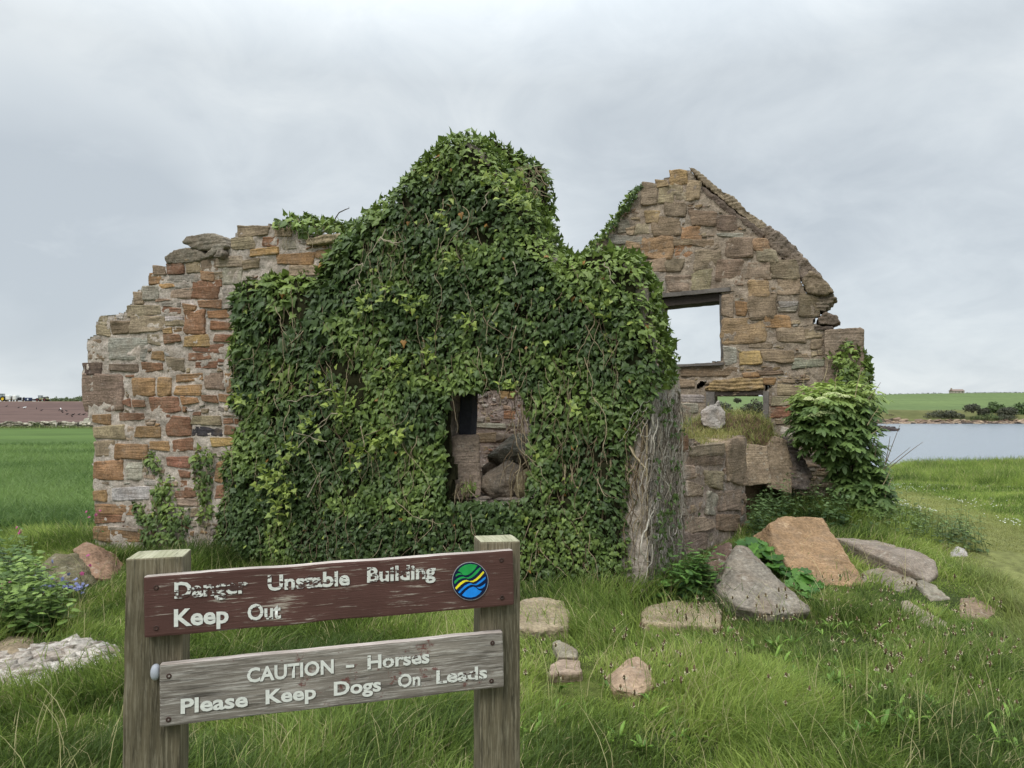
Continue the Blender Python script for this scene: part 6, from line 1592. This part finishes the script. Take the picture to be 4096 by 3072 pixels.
# dry stone dyke
s = Soup(); r = np.random.default_rng(61); Yd = 60.5
xs, zs, cs, hs = [], [], [], []
x = -62.0
dyke_top = lambda x: 0.52
while x < 6:
    w = r.uniform(0.18, 0.42)
    z = -0.05
    while z < 0.5:
        hh = r.uniform(0.12, 0.2)
        xs.append((x + w / 2, Yd + r.normal(0, 0.06), float(H(x, Yd)) + z + hh / 2)); hs.append((w * 0.56, r.uniform(0.14, 0.26), hh * 0.58)); z += hh
    x += w
k_ = len(xs)
boxes(s, np.array(xs), np.array(hs), r.normal(0, 0.15, k_), lerp(srgb(84, 80, 66), srgb(204, 198, 178), r.random(k_)), 2, 4, 0.3, 3)
tag(s.build('stone_dyke', [MS_rock], None, (-30, Yd, 0)), 'long low dry stone dyke between the barley field and the ploughed field', 'stone wall')
shrub('dyke_shrub', 'low dark green shrub growing over the dry stone dyke', 'shrub', 142, 1686, 1728, 59.8, 44, srgb(48, 62, 38), srgb(112, 122, 68), 71, k_=900)
s = Soup(); r = np.random.default_rng(62)
for Yg, hgt, n in ((59.3, 0.5, 9000), (61.8, 0.75, 9000)):
    xg = r.uniform(-62, 4, n); yg = Yg + r.normal(0, 0.45, n)
    blades(s, np.stack([xg, yg, H(xg, yg) - 0.02], -1), hgt * (0.4 + 0.9 * fb2(xg * 0.35, yg * 0.3, 3, 6)) * r.uniform(0.6, 1.2, n) * 0.8, np.full(n, 0.07), r.uniform(0, 6.3, n), r.uniform(0.2, 0.8, n), lerp(srgb(84, 100, 56), srgb(140, 150, 92), r.random(n)), 2)
tag(s.build('verge_grass', [M_grass]), kind='stuff')
rock('boulder', 'pale lichened boulder behind the dyke beside the cottage edge', 'boulder', [(330, 1690, 63.5), (333, 1675, 63.7), (345, 1671, 63.8), (380, 1671, 63.8), (392, 1680, 63.7), (390, 1697, 63.4), (335, 1697, 63.4)], srgb(150, 148, 132), back=(0, 0.6, -0.1), seed=72, amp=0.04, vox=0.06, freq=2)
for px, lab in ((224, 'thin pale post standing in the dyke, left of the darker one'), (312, 'thin dark post standing in the dyke near the cottage edge')):
    b = P(px, 1719, 60.1); V = (CT[2][0] * [0.05, 0.05, 0.32]) + b + [0, 0, 0.3]
    V += 0.03 * (np.stack([vn(V * 3 + q, 3) for q in (0, 9, 20)], -1) - 0.5)
    tag(link('fence_post', mesh('fence_post', V - b, CT[2][1], np.tile(srgb(170, 164, 148) if px < 300 else srgb(70, 64, 56), (len(V), 1)), [M_timber]), None, b), lab, 'post', 'posts in the dyke')
# far hedge and gorse hill behind the ploughed field
r = np.random.default_rng(63)
hb = empty('far_hedge', P(280, 1606, 285), 'far green hedge and gorse bank on the skyline behind the ploughed field', 'hedge'); s = Soup()
for px in np.arange(180, 700, 9):
    top = np.interp(px, [180, 200, 225, 240, 270, 290, 330, 350, 420, 700], [1600, 1596, 1591, 1594, 1592, 1593, 1583, 1581, 1579, 1590]) + r.normal(0, 1.2)
    c = P(px, (top + 1610) / 2, 288); cloud(s, c, (1.1, 1.5, (1610 - top) / 2 * 288 / FPX * 1.15), 60, 0.5, srgb(72, 88, 58), srgb(128, 138, 92), r)
s.build('crown', [M_leaf], hb)
s = Soup(); tubes(s, [np.linspace(P(px, 1611, 288) - [0, 0, 0.5], P(px + 5, 1600, 288), 4) for px in np.arange(185, 700, 24)], [0.12] * 22, [srgb(74, 64, 54)] * 22, 5); s.build('trunk', [M_stem], hb)
# machines on the ploughed field, 272 m away
YM = 270.0
mp_ = YM / FPX
M_paint = m_plain('machine_paint', 0.5, 1, 0.1); M_rub = m_plain('rubber', 0.9, 3, 0.2)
m_gl, t_, b_ = M_new('cab_glass'); b_.inputs['Base Color'].default_value = (0.35, 0.42, 0.45, 1); b_.inputs['Roughness'].default_value = 0.1; b_.inputs['Alpha'].default_value = 0.55
def bx(s, c, hs, col, m=0, pw=14, n=4):
    T, F = CT[n]; s.add(rounded(T, pw) * np.array(hs) + np.array(c), F, col, m)
def wheel(e_, c, r_, w, rim, name='wheel'):
    n = 28
    def ring(rads, ys):
        V = np.array([[c[0] + q * math.cos(i / n * 6.28319), c[1] + yy, c[2] + q * math.sin(i / n * 6.28319)] for q, yy in zip(rads, ys) for i in range(n)])
        k = len(rads)
        return V, np.array([[a * n + i, a * n + (i + 1) % n, (a + 1) * n + (i + 1) % n, (a + 1) * n + i] for a in range(k - 1) for i in range(n)])
    V, F = ring([r_ * 0.55, r_ * 0.62, r_ * 0.95, r_, r_, r_ * 0.95, r_ * 0.62, r_ * 0.55], [-w * .4, -w * .5, -w * .5, -w * .3, w * .3, w * .5, w * .5, w * .4])
    o = link(name, mesh(name, V, F, np.tile(srgb(40, 40, 42), (len(V), 1)), [M_rub]), e_)
    V, F = ring([0.001, r_ * 0.2, r_ * 0.24, r_ * 0.5, r_ * 0.58], [-w * .25, -w * .25, -w * .15, -w * .2, -w * .46])
    q = link('rim', mesh('rim', V, F, np.tile(rim, (len(V), 1)), [M_paint])); q.parent = o
    return o
def world(px, py, Y=YM): return P(px, py, Y)
gz = lambda px: world(px, 1605.5)[2]
# tractor: nose to the left, cut by the picture's edge
o0 = world(0, 1605.5)
tr = empty('tractor', o0, 'green tractor with big yellow wheel hubs at the left edge of the ploughed field', 'tractor')
s = Soup(); x0, y0, z0 = o0
bx(s, (x0 - 1.6, y0, z0 + 1.25), (1.3, 0.45, 0.42), srgb(46, 84, 44)); bx(s, (x0 + 0.4, y0, z0 + 1.05), (0.9, 0.5, 0.3), srgb(46, 84, 44)); bx(s, (x0 + 1.45, y0, z0 + 1.75), (0.75, 0.85, 0.12), srgb(46, 84, 44)); bx(s, (x0 - 0.3, y0, z0 + 0.7), (2.3, 0.3, 0.22), srgb(46, 50, 46))
s.build('body', [M_paint], tr)
s = Soup(); bx(s, (x0 + 0.45, y0, z0 + 2.82), (0.95, 0.8, 0.09), srgb(52, 66, 60)); 
for ax in (-0.4, 1.25):
    for ay in (-0.7, 0.7): bx(s, (x0 + ax, y0 + ay, z0 + 2.0), (0.06, 0.05, 0.75), srgb(36, 44, 40), n=2)
cb = s.build('cab', [M_paint], tr); s = Soup(); bx(s, (x0 + 0.42, y0, z0 + 2.1), (0.76, 0.66, 0.64), srgb(120, 140, 140)); q = s.build('window', [m_gl]); q.parent = cb
for yy in (-0.9, 0.9):
    wheel(tr, (x0 + 1.65, y0 + yy, z0 + 0.98), 0.98, 0.5, srgb(222, 190, 40)); wheel(tr, (x0 - 2.2, y0 + yy * 0.9, z0 + 0.68), 0.68, 0.4, srgb(222, 190, 40))
# white box trailer
o0 = world(50, 1605.5); x0, y0, z0 = o0
wt = empty('box_trailer', o0, 'white box trailer parked beside the tractor', 'trailer')
s = Soup(); bx(s, (x0 - 1.2, y0, z0 + 1.45), (0.85, 1.0, 1.0), srgb(214, 216, 214), pw=30); bx(s, (x0 + 1.25, y0, z0 + 1.45), (0.65, 1.0, 1.0), srgb(214, 216, 214), pw=30); bx(s, (x0 + 0.1, y0 + 0.7, z0 + 1.45), (0.55, 0.3, 0.98), srgb(196, 196, 192), pw=30); s.build('body', [M_paint], wt)
s = Soup(); bx(s, (x0 + 0.1, y0 + 0.1, z0 + 1.2), (0.46, 0.3, 0.75), srgb(92, 74, 64)); s.build('load', [M_paint], wt)
for xx in (-1.1, 1.1): wheel(wt, (x0 + xx, y0 - 0.9, z0 + 0.32), 0.32, 0.22, srgb(120, 120, 118)); wheel(wt, (x0 + xx, y0 + 0.9, z0 + 0.32), 0.32, 0.22, srgb(120, 120, 118))
# planter with upright hoppers
o0 = world(85, 1605.5); x0, y0, z0 = o0
pl = empty('planting_machine', o0, 'low dark planting machine between the white trailer and the blue crate', 'farm machine')
s = Soup(); bx(s, (x0, y0, z0 + 0.45), (1.6, 0.7, 0.18), srgb(48, 44, 44)); s.build('frame', [M_paint], pl)
for xx in (-0.9, -0.3, 0.9):
    s = Soup(); bx(s, (x0 + xx, y0, z0 + 1.05), (0.24, 0.5, 0.42), srgb(46, 46, 50), pw=5); bx(s, (x0 + xx + 0.1, y0, z0 + 1.52), (0.12, 0.2, 0.14), srgb(60, 52, 50), pw=3); s.build('hopper', [M_paint], pl)
for xx in (-1.2, 1.2): wheel(pl, (x0 + xx, y0 - 0.7, z0 + 0.34), 0.34, 0.2, srgb(90, 60, 50))
o0 = world(114, 1605.5); x0, y0, z0 = o0
bc = empty('potato_crate', o0, 'dark blue crate with a round white mark standing by the handler', 'crate')
s = Soup(); bx(s, (x0, y0, z0 + 0.72), (0.98, 0.8, 0.7), srgb(52, 62, 92), pw=24)
for i in range(5): bx(s, (x0 - 0.8 + i * 0.4, y0 - 0.815, z0 + 0.72), (0.04, 0.02, 0.66), srgb(42, 52, 80), n=2)
s.build('body', [M_paint], bc)
s = Soup(); bx(s, (x0 + 0.25, y0 - 0.85, z0 + 0.75), (0.3, 0.01, 0.34), srgb(206, 214, 222), pw=2.2); s.build('mark', [M_paint], bc)
# telescopic handler
o0 = world(166, 1605.5); x0, y0, z0 = o0
tl = empty('telehandler', o0, 'pale yellow telescopic handler with red hubs on the skyline of the field', 'loader')
s = Soup(); bx(s, (x0 + 0.6, y0, z0 + 0.95), (1.9, 0.7, 0.3), srgb(150, 148, 112)); bx(s, (x0 + 1.5, y0 + 0.3, z0 + 1.45), (0.85, 0.5, 0.3), srgb(80, 80, 76)); s.build('body', [M_paint], tl)
s = Soup(); bx(s, (x0 - 0.2, y0 - 0.35, z0 + 2.15), (0.75, 0.5, 0.07), srgb(66, 66, 62))
for ax in (-0.75, 0.35):
    for ay in (-0.75, 0.05): bx(s, (x0 + ax, y0 + ay, z0 + 1.7), (0.05, 0.05, 0.5), srgb(60, 60, 58), n=2)
cb = s.build('cab', [M_paint], tl); s = Soup(); bx(s, (x0 - 0.2, y0 - 0.35, z0 + 1.65), (0.55, 0.42, 0.44), srgb(150, 156, 140)); q = s.build('window', [m_gl]); q.parent = cb
s = Soup(); tubes(s, [np.array([[x0 + 2.0, y0 + 0.4, z0 + 1.75], [x0, y0 + 0.4, z0 + 1.45], [x0 - 2.0, y0 + 0.4, z0 + 0.8]])], [0.2], [srgb(140, 138, 106)], 6); bx(s, (x0 - 2.6, y0, z0 + 0.6), (0.5, 0.9, 0.38), srgb(58, 58, 58), pw=4); s.build('boom', [M_paint], tl)
for xx in (-1.1, 1.7):
    for yy in (-0.85, 0.85): wheel(tl, (x0 + xx, y0 + yy, z0 + 0.62), 0.62, 0.42, srgb(112, 48, 44))
# birds feeding on the field
def bird(name, col, sc):
    s = Soup(); T, F = CT[4]; B = rounded(T, 2.0)
    X = B * np.array([0.26, 0.11, 0.11]); X[:, 2] += 0.05 * np.clip(B[:, 0], 0, 1); s.add(X + [0, 0, 0.24], F, col)
    T2, F2 = CT[2]; s.add(rounded(T2, 2) * 0.075 + [0.27, 0, 0.36], F2, col); s.add(rounded(T2, 3) * [0.14, 0.05, 0.02] + [-0.34, 0, 0.2], F2, col * 0.6); s.add(rounded(T2, 3) * [0.05, 0.015, 0.015] + [0.37, 0, 0.35], F2, srgb(150, 120, 50))
    tubes(s, [np.array([[0, yy, 0.18], [0.02, yy, 0.08], [0, yy, 0.0]]) for yy in (-0.05, 0.05)], [0.012] * 2, [srgb(60, 50, 40)] * 2)
    V = np.concatenate(s.V); s.V = [v * sc for v in s.V]
    return s.build(name, [M_plain_bird])
M_plain_bird = m_plain('plumage', 0.8, 4, 0.1)
def field_pt(px, py):
    return G(px, py, 60, 272)
def field_at(px, py):
    ys = np.linspace(64, 271, 3000); p = P(np.full(3000, px), np.full(3000, py), ys)
    k = np.argmax(p[:, 2] <= H(p[:, 0], p[:, 1]) + 0.12); q = p[k] if k else p[-1]
    return q
crow0 = bird('crow', srgb(38, 34, 34), 0.8); gull0 = bird('gull', srgb(232, 232, 230), 1.15)
r = np.random.default_rng(70)
for i, (px, py) in enumerate(((97, 1636), (242, 1642), (236, 1645), (247, 1648), (250, 1653), (266, 1648), (268, 1661), (292, 1663), (288, 1670), (316, 1662), (335, 1662), (146, 1637), (166, 1645), (26, 1628), (74, 1634))):
    o = crow0 if i == 0 else crow0.copy()
    if i: COL.objects.link(o)
    o.location = field_at(px / 1.0, py); o.rotation_euler = (0, 0, r.uniform(0, 6.3))
    tag(o, 'black crow feeding on the brown ploughed soil', 'crow', 'crows feeding on the ploughed field')
for i, ((px, py), lab) in enumerate((((98, 1636), 'white gull on the ploughed field below the blue crate'), ((243, 1642), 'white gull on the ploughed field among the crows, right of the handler'))):
    o = gull0 if i == 0 else gull0.copy()
    if i: COL.objects.link(o)
    o.location = field_at(px, py); o.rotation_euler = (0, 0, 1.2 + i)
    tag(o, lab, 'gull', 'gulls on the ploughed field')
# ------------------------------------------------------------------ far things across the bay
o0 = P(3827, 1579, 455); zc_ = float(far_h(np.array([o0[0]]), np.array([455.0]))[0]); x0, y0, z0 = o0[0], 455.0, zc_ - 0.1
ct = empty('far_cottage', (x0, y0, z0), 'long low farm cottage alone on the skyline across the bay', 'cottage')
s = Soup(); bx(s, (x0, y0, z0 + 0.75), (3.7, 2.2, 0.75), srgb(176, 168, 152), pw=40); s.build('wall', [M_paint], ct)
V = np.array([[-3.9, -2.5, 1.5], [3.9, -2.5, 1.5], [3.9, 2.5, 1.5], [-3.9, 2.5, 1.5], [-3.9, 0, 2.7], [3.9, 0, 2.7]]) + [x0, y0, z0]
rf = link('roof', mesh('roof', V, [np.array([[0, 1, 5, 4], [2, 3, 4, 5], [0, 3, 2, 1]]), np.array([[1, 2, 5], [3, 0, 4]])], np.tile(srgb(128, 108, 96), (6, 1)), [M_paint], smooth=False), ct)
for xx in (-3.4,):
    s = Soup(); bx(s, (x0 + xx, y0, z0 + 2.9), (0.35, 0.4, 0.6), srgb(150, 138, 124)); q = s.build('chimney', [M_paint]); q.parent = rf; q.location = (0, 0, 0); q.matrix_parent_inverse = Matrix.Identity(4); q.location = Vector((0, 0, 0))
for xx in (-2, 0.2, 2.2):
    s = Soup(); bx(s, (x0 + xx, y0 - 2.2, z0 + 0.85), (0.3, 0.04, 0.35), srgb(70, 70, 72)); s.build('window', [M_paint], ct)
DK, DL, GN = srgb(58, 64, 50), srgb(94, 94, 72), srgb(100, 122, 68)
for i, (px, py, bs, w, cA, cB, lab, cat) in enumerate((
        (3888, 1606, 1648, 30, DK, DL, 'round dark tree standing out in the bank across the bay', 'tree'), (3795, 1628, 1676, 62, DK, DL, 'broad dark thicket left of the round tree across the bay', 'thicket'), (3860, 1650, 1678, 40, DK, DL, 'low dark scrub directly below the round dark tree across the bay', 'thicket'), (4020, 1652, 1680, 50, DK, DL, 'low dark scrub at the shore below the tall trees across the bay', 'thicket'), (3730, 1644, 1676, 56, DK, DL, 'low dark scrub at the left end of the wooded bank across the bay', 'thicket'),
        (3985, 1598, 1652, 34, srgb(70, 84, 54), GN, 'lighter green tree right of the round dark one across the bay', 'tree'), (3935, 1622, 1662, 22, DK, DL, 'small dark bush between the round tree and the lighter tree across the bay', 'bush'), (4028, 1615, 1664, 34, DK, DL, 'dark bush right of the lighter green tree across the bay', 'bush'),
        (4090, 1602, 1676, 44, srgb(66, 82, 52), GN, 'tall green tree at the right edge of the picture across the bay', 'tree'), (3945, 1648, 1678, 66, srgb(74, 84, 56), GN, 'low green scrub along the foot of the trees across the bay', 'thicket'), (3560, 1652, 1678, 40, srgb(86, 84, 62), srgb(116, 110, 78), 'brownish scrub on the slope above the shore, nearest the elder', 'thicket'), (3640, 1655, 1676, 44, srgb(86, 88, 62), srgb(116, 114, 78), 'brownish scrub on the slope above the shore, left of the dark bank', 'thicket'),
        (2872, 1586, 1660, 58, DK, DL, 'dark bush seen at the left through the lower window', 'bush'), (2950, 1583, 1610, 14, DK, DL, 'small dark tree on the hill seen in the middle of the lower window', 'tree'), (3024, 1594, 1660, 60, DK, DL, 'dark thicket seen at the right through the lower window', 'thicket'))):
    shrub({'tree': 'far_tree', 'thicket': 'thicket', 'bush': 'far_bush'}[cat], lab, cat, px, py, bs, 262 + 4 * (i % 3), w, cA, cB, 500 + i, k_=900)
# ragged hedge line on the skyline across the bay
s = Soup(); r = np.random.default_rng(91)
for px in np.concatenate([np.arange(3450, 3780, 22), np.arange(3870, 4400, 14)]):
    pz = P(px, 1580, 462); z = float(far_h(np.array([pz[0]]), np.array([462.0]))[0]); cloud(s, (pz[0], 462.0, z), (r.uniform(1, 2.6), 1, r.uniform(0.3, 0.9)), 30, 0.5, DK, DL, r)
tag(s.build('skyline_scrub', [M_leaf]), kind='stuff')
